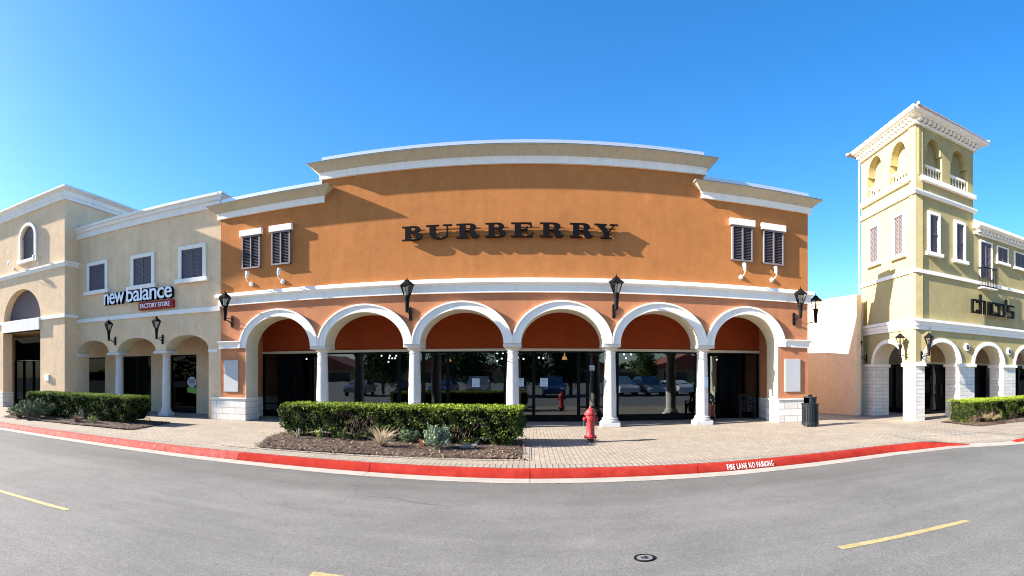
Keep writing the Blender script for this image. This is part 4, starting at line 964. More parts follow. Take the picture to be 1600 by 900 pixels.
back = MB(); bp_ = [RL.world(0.02, 0.351), RL.world(LL - 0.36, 0.36), RF.world(TW - 0.36, 0.36), RF.world(TW - 0.36, 3.4)]
poly_prism(MB(), [RL.world(0.01, 0.72), RL.world(LL - 0.74, 0.74), RF.world(TW - 0.2, 0.74), RF.world(TW - 0.2, 3.9)], low_top, tower_top - 0.02).build('tower_core', M['olive'], cb_, ID)
poly_prism(MB(), [RF.world(TW - 0.001, 0.36), RF.world(TW - 0.001, 3.9), RF.world(TW - 0.19, 3.9), RF.world(TW - 0.19, 0.36)], low_top, tower_top - 0.02).build('tower_return_wall', M['olive'], cb_, ID)
def sweep_w(name, path, prof, mt, parent=cb_, **k): return MB().sweep(path, prof).build(name, mt, parent, ID, **k)
sweep_w('belt_cornice', fpath, [(-0.01, z_lc0), (0.06, z_lc0), (0.06, z_lc0 + 0.14), (0.10, z_lc0 + 0.15), (0.10, z_lc0 + 0.28), (0.16, z_lc0 + 0.31), (0.16, z_lc1 + 0.02), (-0.01, z_lc1 + 0.02)], M['trim'], smooth=20)
sweep_w('belt_course', fpath, [(-0.01, z_b2a), (0.07, z_b2a), (0.07, z_b2b), (-0.01, z_b2b)], M['trim'])
sweep_w('tower_belt', tpath, [(-0.01, z_b1a), (0.10, z_b1a), (0.14, z_b1b - 0.06), (0.14, z_b1b), (-0.01, z_b1b)], M['trim'])
sf = MB().box(RF.u(1437.5), TW + 0.05, -0.16, -0.001, z_s0, z_s1).build('balcony_sill', M['trim'], cb_, RF, bevel=0.012)
sl_ = MB().box(RL.u(1347), RL.u(1425.5), -0.16, -0.001, z_s0, z_s1).build('balcony_sill', M['trim'], cb_, RL, bevel=0.012)
bal_pr = [(0.030, 0.0), (0.030, 0.03), (0.016, 0.05), (0.034, 0.14), (0.030, 0.20), (0.014, 0.28), (0.022, 0.33), (0.014, 0.37), (0.030, 0.40), (0.030, 0.44)]
for fr, holes in ((RF, nf), (RL, nl)):
    for a, b, py in holes:
        u0, u1 = fr.u(a), fr.u(b); mb = MB(); n = 6
        for i in range(n): mb.lathe([(r, z_s1 + 0.02 + z * 1.05) for r, z in bal_pr], u0 + (i + 0.5) * (u1 - u0) / n, 0.12, 10)
        mb.box(u0, u1, 0.06, 0.18, z_s1 + 0.48, z_s1 + 0.56).box(u0, u1, 0.06, 0.18, z_s1 + 0.0, z_s1 + 0.03)
        mb.build('balustrade', M['trim'], cb_, fr, smooth=40)
        MB().box(u0 - 0.1, u1 + 0.1, 0.352, 0.39, z_s1 - 0.1, z_s1 + 2.2).build('niche_back', M['olive'], cb_, fr)
# corner pilaster strips of the belvedere
MB().box(0.10, 0.22, -0.05, -0.001, z_s1, z_dent).build('pilaster', M['olive'], cb_, RF)
MB().box(LL - 0.42, LL - 0.28, -0.05, -0.001, z_s1 - 0.2, z_dent).build('pilaster', M['olive'], cb_, RL)
# dentilled cornice and eaves, hipped tile roof
ec = sweep_w('roof_cornice', tpath, [(-0.01, z_dent), (0.12, z_dent), (0.12, z_dent + 0.11), (-0.01, z_dent + 0.11)], M['trim'])
sweep_w('soffit', tpath, [(-0.01, z_dent + 0.25), (0.36, z_dent + 0.25), (0.38, z_dent + 0.29), (0.44, z_dent + 0.29), (0.50, z_dent + 0.34), (0.50, z_dent + 0.42), (-0.01, z_dent + 0.42)], M['trim'], ec, smooth=20)
def dentils(fr, u0, u1, zb2, h, n, out, par, wd=0.5):
    st = (u1 - u0) / n
    for i in range(n):
        u = u0 + (i + 0.5) * st
        MB().box(u - st * wd / 2, u + st * wd / 2, -out, 0, zb2, zb2 + h).build('dentil', M['trim'], par, fr)
dentils(RF, -0.05, TW + 0.1, z_dent + 0.112, 0.136, 15, 0.27, ec)
dentils(RL, 0, LL + 0.05, z_dent + 0.112, 0.136, 17, 0.27, ec)
o_ = [RL.world(-0.6, -0.6), RL.world(LL, -0.6) + RF.e * 0 , RF.world(TW + 0.6, -0.6), RF.world(TW + 0.6, 4.9), RL.world(-0.6, 4.2)]
ctr = (RL.world(0, 2) + RF.world(TW / 2, 2.2)) / 2; rzt = z_dent + 0.421
cornr = near + (near - ctr).normalized() * 0.72
ov = [RL.world(-0.52, -0.52), cornr, RF.world(TW + 0.52, -0.52), RF.world(TW + 0.52, 4.6)]
rf = MB(); rf.add([(p.x, p.y, rzt) for p in ov] + [(p.x, p.y, rzt + 0.03) for p in ov] + [(ctr.x, ctr.y, rzt + 0.35)], [(0, 1, 2, 3), (0, 1, 5, 4), (1, 2, 6, 5), (2, 3, 7, 6), (3, 0, 4, 7), (4, 5, 8), (5, 6, 8), (6, 7, 8), (7, 4, 8)])
rf.build('tower_roof', M['tile'], cb_, ID)
rt = MB()
for p in ov[:3]: rt.tube([(p.x, p.y, rzt + 0.06), (ctr.x, ctr.y, rzt + 0.40)], 0.055, 8)
rt.build('ridge_tiles', M['tile'], cb_, ID, smooth=50)
# downpipe on the back edge of the tower
d0 = RL.world(-0.02, -0.06)
MB().tube([(d0.x, d0.y, z_dent + 0.05), (d0.x - 0.02, d0.y, z_dent - 0.15), (d0.x, d0.y + 0.05, z_dent - 0.3), (d0.x, d0.y + 0.05, z_lc1)], 0.04, 8).build('downpipe', M['trim'], cb_, ID, smooth=50)
# windows
for a, b, t, bo in ((1452, 1464.5, 337, 395.5), (1493.5, 1504.5, 351, 407)):
    mx = (a + b) / 2
    wq = shutter_unit(cb_, RF, RF.u(a), RF.u(b), RF.z((mx, bo)), RF.z((mx, t)), surround=0.13, sill=(0.24, 0.15, 0.17), proud=0.05)
    MB().box(RF.u(a), RF.u(b), -0.05, -0.037, RF.z((mx, (t + bo) / 2)) - 0.03, RF.z((mx, (t + bo) / 2)) + 0.03).build('mid_rail', M['shutter'], wq, RF)
for a, b, t, bo in ((1360.5, 1373, 356, 411), (1398.5, 1412, 338.5, 399)):
    mx = (a + b) / 2
    shutter_unit(cb_, RL, RL.u(a), RL.u(b), RL.z((mx, bo)), RL.z((mx, t)), surround=0.13, sill=(0.24, 0.15, 0.17), proud=0.05, mt=M['shutter_l'])
# wing
MB().box(TW + 0.002, WU, 0, 0.5, low_top, z_ptop).build('wing_wall', M['olive'], cb_, RF)
MB().box(TW - 0.1, WU, 0.51, 3.5, z_par - 1.2, z_par - 1.1).build('wing_roof', M['roof'], cb_, RF)
wp = MB().sweep([(TW + 0.003, 0), (WU, 0)], [(-0.01, z_par), (0.10, z_par), (0.10, z_par + 0.09), (-0.01, z_par + 0.09)]).build('wing_cornice', M['trim'], cb_, RF)
MB().sweep([(TW + 0.003, 0), (WU, 0)], [(-0.01, z_par + 0.24), (0.30, z_par + 0.24), (0.42, z_par + 0.32), (0.42, z_par + 0.40), (0.05, z_par + 0.62), (-0.01, z_par + 0.62)]).build('eaves', M['trim'], wp, RF)
dentils(RF, TW + 0.1, WU, z_par + 0.092, 0.146, int((WU - TW) / 0.26), 0.24, wp)
MB().box(TW + 0.003, WU, 0.1, 0.5, z_ptop + 0.072, z_ptop + 0.15).build('coping', M['coping'], wp, RF)
a, b = 1531.5, 1548
fw = shutter_unit(cb_, RF, RF.u(a), RF.u(b), z_b2b + 0.2, RF.z((1540, 380)), surround=0.07, proud=0.04)
for a, b, t, bo in ((1558, 1573.5, 388, 410.5), (1585, 1602, 397, 419)):
    mx = (a + b) / 2
    shutter_unit(cb_, RF, RF.u(a), RF.u(b), RF.z((mx, bo)), RF.z((mx, t)), surround=0.06, sill=(0.14, 0.13, 0.14), proud=0.04)
# little iron balcony
u0, u1 = RF.u(1528.5), RF.u(1549); zb0, zb1 = z_b2a - 0.12, z_b2b + 0.62
ba = MB().box(u0 - 0.02, u1 + 0.02, -0.34, -0.001, zb0 - 0.06, zb0).build('balcony', M['trim'], cb_, RF)
ri = MB().box(u0, u1, -0.33, -0.30, zb1 - 0.04, zb1).box(u0, u1, -0.33, -0.30, zb0 + 0.03, zb0 + 0.06)
for i in range(9):
    u = u0 + 0.015 + i * (u1 - u0 - 0.03) / 8; ri.tube([(u, -0.315, zb0), (u, -0.315, zb1)], 0.012, 6)
for uu in (u0 + 0.012, u1 - 0.012):
    ri.box(uu - 0.012, uu + 0.012, -0.30, 0, zb1 - 0.04, zb1).box(uu - 0.012, uu + 0.012, -0.30, 0, zb0 + 0.03, zb0 + 0.06)
    for i in range(3): ri.tube([(uu, -0.06 - i * 0.09, zb0), (uu, -0.06 - i * 0.09, zb1)], 0.010, 6)
ri.build('railing', M['black_metal'], ba, RF)
# arcade inside
RB = Frame(*RF.xy(0, 2.3), RFA)
ztr2 = z_imp + 0.02
bx = [RB.u(1436), RB.u(1455), RB.u(1484), RB.u(1510), RB.u(1540), RB.u(1555), RB.u(1590), RB.u(1590) + 3, RB.u(1590) + 7]
for i in range(len(bx) - 1): storefront_bay(cb_, RB, bx[i] + 0.002, bx[i + 1] - 0.002, BZ + 0.005, ztr2, 0.0, door=(i == 1), mt=M['glass_d'])
MB().box(bx[0], WU, 0, 0.2, ztr2 + 0.001, low_top + 0.1).build('transom_wall', M['tan'], cb_, RB)
MB().box(bx[0], WU, -0.03, -0.001, ztr2 + 0.002, ztr2 + 0.10).build('header_band', M['soffit'], cb_, RB)
SB = Frame(*RL.xy(0, 2.0), math.degrees(math.atan2(near.y - far.y, near.x - far.x)))
su0, su1 = SB.u(1372), SB.u(1425)
storefront_bay(cb_, SB, su0, (su0 + su1) * 0.5, BZ + 0.005, ztr2, 0, mull=[]); storefront_bay(cb_, SB, (su0 + su1) * 0.5 + 0.004, su1, BZ + 0.005, ztr2, 0)
MB().box(su0 - 1.2, su1 + 0.3, 0, 0.2, ztr2 + 0.001, low_top + 0.1).build('side_transom_wall', M['tan'], cb_, SB)
MB().box(su0 - 1.5, su0 - 0.002, -0.01, 0.2, BZ, ztr2).build('side_store_wall', M['beige'], cb_, SB)
poly_prism(MB(), [RL.world(0.01, 0.74), RL.world(LL - 0.8, 0.78), RF.world(WU, 0.78), RF.world(WU, 6)], low_top + 0.101, low_top + 0.15).build('arcade_ceiling', M['tan'], cb_, ID)
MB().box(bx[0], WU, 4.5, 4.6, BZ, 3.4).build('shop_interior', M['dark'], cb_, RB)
MB().box(-0.3, 0, 0.76, 9, BZ, low_top + 0.1).build('party_wall', M['beige'], cb_, Frame(*RL.xy(-1.4, 0), math.degrees(math.atan2(near.y - far.y, near.x - far.x))))
# lanterns
place_lamp(RL, 1354.5, 566.5, 'black wall lantern on the far stone pier side of the tower, leftmost of its three', 0.86)
place_lamp(RL, 1420.6, 563.5, 'black wall lantern on the sunlit left face of the tower corner', 0.86)
place_lamp(RF, 1439.3, 563.5, 'black wall lantern on the shaded front face of the tower corner', 0.86)
# G plaques
for i, (px, py) in enumerate(((1510, 542.5), (1575.6, 549))):
    u, z = RF.u(px), RF.z((px, py)); p = RF.world(u)
    t = thing('unit_plaque', ['round white plaque with letter G between the first two tower-side arches', 'round white plaque with letter G farther right, above the hedge'][i], 'plaque', (p.x, p.y, z), R(RFA), 'round G plaques')
    MB().lathe([(0.17, 0), (0.17, 0.05), (0.15, 0.07), (0.001, 0.07)], n=28, m=Matrix.Rotation(R(90), 4, 'X')).build('disc', M['trim'], t, smooth=40)
    g = fit(text_mb('G', 1, 0.02, 0.03), -0.07, 0.07, -0.095, 0.095)
    for v in g.v: v.y -= 0.08
    g.build('letter', M['black_metal'], t, recalc=False)
# chico's lettering: square strokes
cs = thing('wall_sign', 'black squared lower-case lettering on the olive wall', 'sign', (*RF.xy(RF.u(1545)), RF.z((1545, 482))))
def strokes(mb, x, segs, h, w_=0.074):
    for (x0, z0, x1, z1) in segs:
        if abs(x0 - x1) < 1e-6: mb.box(x + x0 - w_ / 2, x + x0 + w_ / 2, -0.26, -0.15, min(z0, z1) - w_ / 2, max(z0, z1) + w_ / 2)
        else: mb.box(x + min(x0, x1) - w_ / 2 + 0.001, x + max(x0, x1) + w_ / 2 - 0.001, -0.263, -0.153, z0 - w_ / 2 + 0.001, z0 + w_ / 2 - 0.001)
su = RF.u(1512); se = RF.u(1580); szb = RF.z((1515, 488), (1575, 497)); L_ = se - su; xh = 0.56; cw = 0.30
K = L_ / 2.30
glyph = [('c', 0.05, [(0, .04, 0, .52), (0, .0, .24, .0), (0, .56, .24, .56), (.24, .48, .24, .56), (.24, 0, .24, .10)]),
         ('h', 0.44, [(0, 0, 0, .82), (0, .56, .22, .56), (.22, 0, .22, .52)]),
         ('i', 0.87, [(0, 0, 0, .56)]),
         ('c', 1.03, [(0, .04, 0, .52), (0, .0, .24, .0), (0, .56, .24, .56), (.24, .48, .24, .56), (.24, 0, .24, .10)]),
         ('o', 1.41, [(0, .04, 0, .52), (.28, .04, .28, .52), (0, 0, .28, 0), (0, .56, .28, .56)]),
         ("'", 1.80, [(0, .62, 0, .80)]),
         ('s', 1.92, [(0, 0, .28, 0), (.28, .04, .28, .28), (0, .28, .28, .28), (0, .30, 0, .52), (0, .56, .28, .56)])]
for nm, x, sg in glyph:
    mb = MB(); strokes(mb, 0, sg, xh)
    for v in mb.v: v.x = su + (v.x + x) * K; v.z = szb + v.z * 0.95
    mb.build('letter', M['black_letter'], cs, RF)

# ------------------------------------------------------------------ pale wall running back between the buildings
gw = MB(); pw = [Vector((13.55, 18.9)), Vector((13.25, 20.6)), Vector((12.6, 33.0))]
zt_ = 5.25
mb = MB()
for a, b in zip(pw, pw[1:]):
    n = (b - a).normalized(); nn = Vector((n.y, -n.x)) * 0.3
    if nn.x < 0: nn = -nn
    poly_prism(mb, [a, b, b + nn, a + nn], BZ - 0.05, zt_)
bw = mb.build('side_wall', M['beige'], None, recalc=True)
tag(bw, 'tall pale beige side wall in the gap between the orange and olive buildings', 'wall')
# stepped end profile by the tower
e0 = RL.world(0.0, -0.10)
MB().box(e0.x - 0.25, e0.x + 0.2, e0.y - 0.25, e0.y - 0.02, BZ, 4.55).box(e0.x - 0.35, e0.x + 0.2, e0.y - 0.25, e0.y - 0.02, 4.551, 4.85).box(e0.x - 0.12, e0.x + 0.2, e0.y - 0.25, e0.y - 0.02, 4.851, 5.2).build('end_pier', M['beige'], bw, ID)

# ------------------------------------------------------------------ street furniture
hx = (1.50, 12.95, 0.0)
hy = thing('fire_hydrant', 'red fire hydrant standing on the brick sidewalk', 'hydrant', hx, R(8))
MB().lathe([(0.085, 0), (0.085, 0.10)], n=20).build('buried_pipe', mat('dark iron pipe', (0.03, 0.03, 0.03), 0.8), hy, smooth=40)
hb = MB().lathe([(0.155, 0.10), (0.16, 0.105), (0.16, 0.125), (0.13, 0.13), (0.155, 0.135), (0.155, 0.155), (0.115, 0.165), (0.105, 0.20), (0.103, 0.50), (0.115, 0.53), (0.118, 0.66), (0.14, 0.675), (0.15, 0.68), (0.15, 0.705)], n=28).build('barrel', M['red'], hy, smooth=35)
MB().lathe([(0.155, 0.706), (0.155, 0.725), (0.125, 0.735), (0.118, 0.76), (0.095, 0.80), (0.06, 0.83), (0.035, 0.84), (0.03, 0.86), (0.022, 0.90), (0.018, 0.905), (0.0005, 0.905)], n=28).build('bonnet', M['red'], hy, smooth=35)
for k in range(8):
    a = k * math.pi / 4
    MB().lathe([(0.014, 0.09), (0.014, 0.17), (0.001, 0.175)], 0.138 * math.cos(a), 0.138 * math.sin(a), 6).build('bolt', M['red'], hy)
    MB().lathe([(0.012, 0.665), (0.012, 0.74), (0.001, 0.745)], 0.137 * math.cos(a), 0.137 * math.sin(a), 6).build('bolt', M['red'], hy)
def nozzle(ang, r, ln_, zc_):
    m = Matrix.Translation((0, 0, zc_)) @ Matrix.Rotation(ang, 4, 'Z') @ Matrix.Rotation(R(90), 4, 'Y')
    return MB().lathe([(r, 0.08), (r, ln_ - 0.05), (r * 1.25, ln_ - 0.045), (r * 1.25, ln_ - 0.005), (r * 0.8, ln_), (r * 0.8, ln_ + 0.005), (r * 0.35, ln_ + 0.006), (r * 0.35, ln_ + 0.03), (0.001, ln_ + 0.031)], n=14, m=m)
for a, r, l in ((0, 0.045, 0.175), (math.pi, 0.045, 0.175), (-math.pi / 2, 0.06, 0.165)): nozzle(a, r, l, 0.575).build('outlet_cap', M['red'], hy, smooth=35)
for s_ in (-1, 1): MB().tube([(s_ * 0.17, 0, 0.54), (s_ * 0.175, -0.01, 0.42), (s_ * 0.15, -0.03, 0.33), (s_ * 0.12, -0.04, 0.38)], 0.005, 5).build('chain', M['iron'], hy)

tcn = thing('trash_can', 'dark steel litter bin with slotted sides and a hooded lid', 'bin', (8.72, 14.75, 0.0), R(10))
bd = MB().lathe([(0.24, 0.09), (0.24, 0.75)], n=28).build('liner', M['dark'], tcn, smooth=40)
sl2 = MB()
for k in range(30):
    a = 2 * math.pi * k / 30; m = Matrix.Rotation(a, 4, 'Z')
    sl2.box(0.262, 0.272, -0.019, 0.019, 0.14, 0.66, m)
sl2.build('slats', M['can'], tcn)
MB().lathe([(0.255, 0.06), (0.285, 0.06), (0.285, 0.15), (0.27, 0.155), (0.255, 0.155)], n=32).build('bottom_band', M['can'], tcn, smooth=35)
MB().lathe([(0.255, 0.65), (0.275, 0.655), (0.285, 0.72), (0.30, 0.73), (0.30, 0.75), (0.24, 0.76)], n=32).build('top_band', M['can'], tcn, smooth=35)
hd = MB()
for k in range(24):       # hooded lid with an opening towards the left
    a0, a1 = R(-140 + k * 12.5), R(-140 + (k + 1) * 12.5)
    hd.add([(0.215 * math.cos(a0), 0.215 * math.sin(a0), 0.755), (0.215 * math.cos(a1), 0.215 * math.sin(a1), 0.755), (0.215 * math.cos(a1), 0.215 * math.sin(a1), 0.93), (0.215 * math.cos(a0), 0.215 * math.sin(a0), 0.93)], [(0, 1, 2, 3)])
hdo = hd.build('hood', M['can'], tcn, recalc=False)
MB().lathe([(0.225, 0.93), (0.235, 0.935), (0.235, 0.955), (0.20, 0.97), (0.001, 0.975)], n=32).build('lid', M['can'], tcn, smooth=35)
MB().box(-0.07, -0.02, -0.03, 0.03, 0.97, 1.03).box(-0.02, 0.07, -0.03, 0.03, 1.0, 1.03).box(0.04, 0.07, -0.03, 0.03, 0.97, 1.0).build('lid_clasp', M['can'], tcn)
for k in range(4):
    a = k * math.pi / 2 + 0.5; MB().lathe([(0.03, 0), (0.025, 0.065)], 0.2 * math.cos(a), 0.2 * math.sin(a), 8).build('foot', M['black_metal'], tcn)
MB().box(-0.02, 0.02, 0.285, 0.32, 0.60, 0.66).build('latch', M['can'], tcn)

# notices on the glass and column
for px, py, w2, h2, lab in ((743.5, 598, 0.27, 0.31, 'white paper notice taped to the glass behind the hedge'), (813.5, 597.5, 0.22, 0.30, 'white paper notice on the glass just right of the third white column'), (850, 597.5, 0.27, 0.30, 'white paper notice on the glass of the fourth arch, farther from the column'), (925, 575, 0.18, 0.18, 'small pale notice high on the glass beside the fourth white column')):
    u, z = G.u(px), G.z((px, py))
    t = thing('paper_notice', lab, 'notice', (*G.xy(u, -0.008), z), 0, 'paper notices')
    MB().box(-w2 / 2, w2 / 2, -0.004, 0, -h2 / 2, h2 / 2).build('sheet', M['paper'], t)
    ink = MB()
    for i in range(6):
        l_ = w2 * (0.20 if i == 0 else random.uniform(0.30, 0.36)); zz_ = h2 / 2 - 0.05 - i * h2 / 7.5
        ink.box(-l_, l_, -0.006, -0.0045, zz_ - 0.005 - (0.006 if i == 0 else 0), zz_ + 0.005)
    ink.build('lines_of_text', M['ink'], t)
cn = thing('paper_notice', 'pale notice taped around the rightmost white column', 'notice', (colX[4], FY + WT / 2, 1.44), 0, 'paper notices')
cvs = []; cf = []
for k in range(7):
    a = R(-100 + k * 12); rr_ = 0.2075
    cvs += [(rr_ * math.cos(a), rr_ * math.sin(a), -0.16), (rr_ * math.cos(a), rr_ * math.sin(a), 0.16)]
for k in range(6): cf.append([2 * k, 2 * k + 2, 2 * k + 3, 2 * k + 1])
MB().add(cvs, cf).build('sheet', M['paper'], cn, recalc=False)

# wooden armchairs in the shade of the arcade
def make_chair(label, loc, rz):
    t = thing('armchair', label, 'chair', loc, rz, 'dark wooden armchairs under the arcade')
    for sx in (-0.27, 0.27):
        for sy in (-0.24, 0.26):
            MB().box(sx - 0.025, sx + 0.025, sy - 0.025, sy + 0.025, 0, 0.64 if sy < 0 else 0.92).build('leg', M['wood'], t)
        MB().box(sx - 0.04, sx + 0.04, -0.30, 0.24, 0.641, 0.67).build('armrest', M['wood'], t)
    s_ = MB()
    for k in range(6): s_.box(-0.245, 0.245, -0.27 + k * 0.088, -0.195 + k * 0.088, 0.41, 0.435)
    s_.build('seat', M['wood'], t)
    b_ = MB().box(-0.244, 0.244, 0.24, 0.27, 0.86, 0.93).box(-0.244, 0.244, 0.24, 0.27, 0.50, 0.54).box(-0.244, 0.244, 0.24, 0.27, 0.68, 0.72)
    for k in range(6): b_.box(-0.22 + k * 0.08, -0.19 + k * 0.08, 0.245, 0.265, 0.541, 0.859)
    b_.build('backrest', M['wood'], t)
    return t
make_chair('empty dark wooden armchair by the right end of the arcade', (8.05, 18.35, 0.0), R(-15))
make_chair('dark wooden armchair the seated person sits in, beside the last column', (6.35, 18.15, 0.0), R(-20))

# seated person
def skin_body(name, joints_, bones, mt, parent, sub=2):
    me = bpy.data.meshes.new(name); idx = {k: i for i, k in enumerate(joints_)}
    me.from_pydata([joints_[k][0] for k in joints_], [(idx[a], idx[b]) for a, b in bones], [])
    o = bpy.data.objects.new(name, me); C.objects.link(o)
    sk = o.modifiers.new('s', 'SKIN'); sk.use_smooth_shade = True
    for i, k in enumerate(joints_):
        r = joints_[k][1]; r = r if isinstance(r, tuple) else (r, r); me.skin_vertices[0].data[i].radius = r
    me.skin_vertices[0].data[0].use_root = True
    ss = o.modifiers.new('u', 'SUBSURF'); ss.levels = sub; ss.render_levels = sub
    dg = bpy.context.evaluated_depsgraph_get(); m2 = bpy.data.meshes.new_from_object(o.evaluated_get(dg)); bpy.data.objects.remove(o)
    m2.name = name; m2.materials.clear(); m2.materials.append(mt); m2.shade_smooth()
    q = bpy.data.objects.new(name, m2); C.objects.link(q); q.parent = parent; WM[q] = WM[parent]
    return q
pe = thing('person', 'person in dark clothes and a rust wrap seated in the shade beside the last column', 'person', (6.35, 18.15, 0.0), R(-20))
bj = {'pel': ((0, 0.10, 0.54), (0.15, 0.12)), 'wai': ((0, 0.11, 0.72), (0.13, 0.10)), 'che': ((0, 0.09, 0.90), (0.155, 0.11)), 'neckb': ((0, 0.06, 1.04), (0.06, 0.06)), 'neck': ((0, 0.04, 1.10), 0.05),
      'head': ((0, 0.01, 1.19), (0.075, 0.085)), 'top': ((0, 0.02, 1.27), (0.065, 0.075)),
      'shl': ((-0.17, 0.08, 0.98), 0.055), 'ell': ((-0.23, 0.02, 0.72), 0.042), 'wrl': ((-0.08, -0.20, 0.66), 0.028), 'hal': ((-0.03, -0.25, 0.66), 0.03),
      'shr': ((0.17, 0.08, 0.98), 0.055), 'elr': ((0.23, 0.02, 0.72), 0.042), 'wrr': ((0.08, -0.20, 0.64), 0.028), 'har': ((0.03, -0.25, 0.64), 0.03),
      'hil': ((-0.10, 0.05, 0.53), 0.085), 'knl': ((-0.13, -0.36, 0.53), 0.062), 'anl': ((-0.12, -0.40, 0.12), 0.038), 'fol': ((-0.13, -0.54, 0.04), 0.036),
      'hir': ((0.10, 0.05, 0.53), 0.085), 'knr': ((0.13, -0.36, 0.53), 0.062), 'anr': ((0.12, -0.34, 0.12), 0.038), 'for': ((0.13, -0.48, 0.04), 0.036)}
bn = [('pel', 'wai'), ('wai', 'che'), ('che', 'neckb'), ('neckb', 'neck'), ('neck', 'head'), ('head', 'top'), ('che', 'shl'), ('shl', 'ell'), ('ell', 'wrl'), ('wrl', 'hal'), ('che', 'shr'), ('shr', 'elr'), ('elr', 'wrr'), ('wrr', 'har'), ('pel', 'hil'), ('hil', 'knl'), ('knl', 'anl'), ('anl', 'fol'), ('pel', 'hir'), ('hir', 'knr'), ('knr', 'anr'), ('anr', 'for')]
body = skin_body('body', bj, bn, M['cloth'], pe)
body.data.materials.append(M['skin'])
for p in body.data.polygons:
    c = p.center
    if c.z > 1.07 or (c.y < -0.19 and 0.58 < c.z < 0.74): p.material_index = 1
for sgn, nm in ((-1, 'l'), (1, 'r')):
    base = Vector((sgn * 0.03, -0.25, 0.66 if sgn < 0 else 0.64)); fj = {'a': (tuple(base), 0.014)}; fb_ = []
    for i in range(5):
        o1 = base + Vector((-sgn * 0.02 + 0.0, -0.03 + 0.0, 0.012 - i * 0.012)); o2 = o1 + Vector((-sgn * (0.035 if i else 0.02), -0.012 if i else 0.01, -0.004)); o3 = o2 + Vector((-sgn * 0.01, 0.018, -0.012))
        for q, k in ((o1, 'k'), (o2, 'm'), (o3, 'n')): fj[k + str(i)] = (tuple(q), 0.009 if k != 'n' else 0.007)
        fb_ += [('a', 'k' + str(i)), ('k' + str(i), 'm' + str(i)), ('m' + str(i), 'n' + str(i))]
    skin_body('fingers', fj, fb_, M['skin'], body, 1)
fc = MB().lathe([(0.001, -0.022), (0.011, -0.012), (0.009, 0.014), (0.001, 0.03)], 0, -0.083, 8)
fc.v = [v + Vector((0, 0, 1.19)) for v in fc.v]; fc.build('nose', M['skin'], body, smooth=60)
[MB().lathe([(0.001, 1.205), (0.009, 1.212), (0.001, 1.219)], sx, -0.072, 8).build('eye', M['ink'], body) for sx in (-0.028, 0.028)]
MB().box(-0.022, 0.022, -0.081, -0.070, 1.145, 1.151).build('mouth', M['jacket'], body)
hm = MB(); hv = []; hf = []
for i in range(9):
    ph = R(-20 + i * 13.75)
    for k in range(16):
        a = 2 * math.pi * k / 16; rr_ = 0.098 * math.cos(ph); y = 0.03 + rr_ * 1.05 * math.sin(a); zc2 = 1.235 + 0.085 * math.sin(ph)
        y = max(y, -0.045 - 0.02 * math.sin(ph)) if ph < 1.0 else y
        hv.append((rr_ * math.cos(a) * 0.95, y, zc2))
for i in range(8):
    for k in range(16): hf.append([i * 16 + k, i * 16 + (k + 1) % 16, (i + 1) * 16 + (k + 1) % 16, (i + 1) * 16 + k])
hf.append([8 * 16 + k for k in range(16)])
MB().add(hv, hf).build('hair', M['hair'], pe, smooth=60)
wrapv = []; wf = []
for i in range(7):
    t = i / 6
    for k in range(9):
        a = k / 8
        x = 0.02 + 0.30 * a + 0.03 * math.sin(a * 14 + i); wrapv.append((x, -0.42 + 0.05 * math.cos(a * 9) - 0.02 * t + (0.45 * (1 - t * 3) if t < 0.33 else 0), 0.62 - (0.02 if t < 0.33 else (t - 0.33) * 0.62) - 0.05 * a * a))
for i in range(6):
    for k in range(8): wf.append([i * 9 + k, i * 9 + k + 1, (i + 1) * 9 + k + 1, (i + 1) * 9 + k])
wo = MB().add(wrapv, wf).build('wrap', M['jacket'], pe, smooth=60, recalc=False); sm = wo.modifiers.new('t', 'SOLIDIFY'); sm.thickness = 0.012

# mannequin in the olive shop's side window
mp_ = SB.world(SB.u(1395), 0.55)
mq = thing('mannequin', 'headless-looking pale mannequin in a black top behind the tower side glass', 'mannequin', (mp_.x, mp_.y, BZ + 0.25), R(-60))
mq['label'] = 'pale mannequin in a black top standing behind the tower side glass'
mj = {'pel': ((0, 0, 0.92), (0.13, 0.09)), 'wai': ((0, 0, 1.08), (0.10, 0.08)), 'che': ((0, 0, 1.28), (0.14, 0.09)), 'nk': ((0, 0, 1.44), 0.045), 'hd': ((0, -0.01, 1.58), (0.07, 0.085)), 'tp': ((0, 0, 1.68), (0.05, 0.06)),
      'sl': ((-0.17, 0, 1.36), 0.045), 'el': ((-0.26, 0.0, 1.10), 0.034), 'wl': ((-0.12, -0.16, 0.98), 0.024), 'sr': ((0.17, 0, 1.36), 0.045), 'er': ((0.26, 0, 1.10), 0.034), 'wr': ((0.14, -0.16, 0.98), 0.024),
      'hl': ((-0.09, 0, 0.86), 0.08), 'kl': ((-0.10, -0.02, 0.48), 0.052), 'al': ((-0.10, 0, 0.08), 0.032), 'hr': ((0.09, 0, 0.86), 0.08), 'kr': ((0.10, -0.02, 0.48), 0.052), 'ar': ((0.11, -0.02, 0.08), 0.032)}
skin_body('body', mj, [('pel', 'wai'), ('wai', 'che'), ('che', 'nk'), ('nk', 'hd'), ('hd', 'tp'), ('che', 'sl'), ('sl', 'el'), ('el', 'wl'), ('che', 'sr'), ('sr', 'er'), ('er', 'wr'), ('pel', 'hl'), ('hl', 'kl'), ('kl', 'al'), ('pel', 'hr'), ('hr', 'kr'), ('kr', 'ar')], mat('mannequin shell', (0.75, 0.7, 0.66), 0.4), mq)
skin_body('top', {'a': ((0, 0, 0.88), (0.155, 0.115)), 'b': ((0, 0, 1.08), (0.125, 0.10)), 'c': ((0, 0, 1.29), (0.16, 0.11)), 'd': ((0, 0, 1.37), (0.10, 0.08))}, [('a', 'b'), ('b', 'c'), ('c', 'd')], M['cloth'], mq)
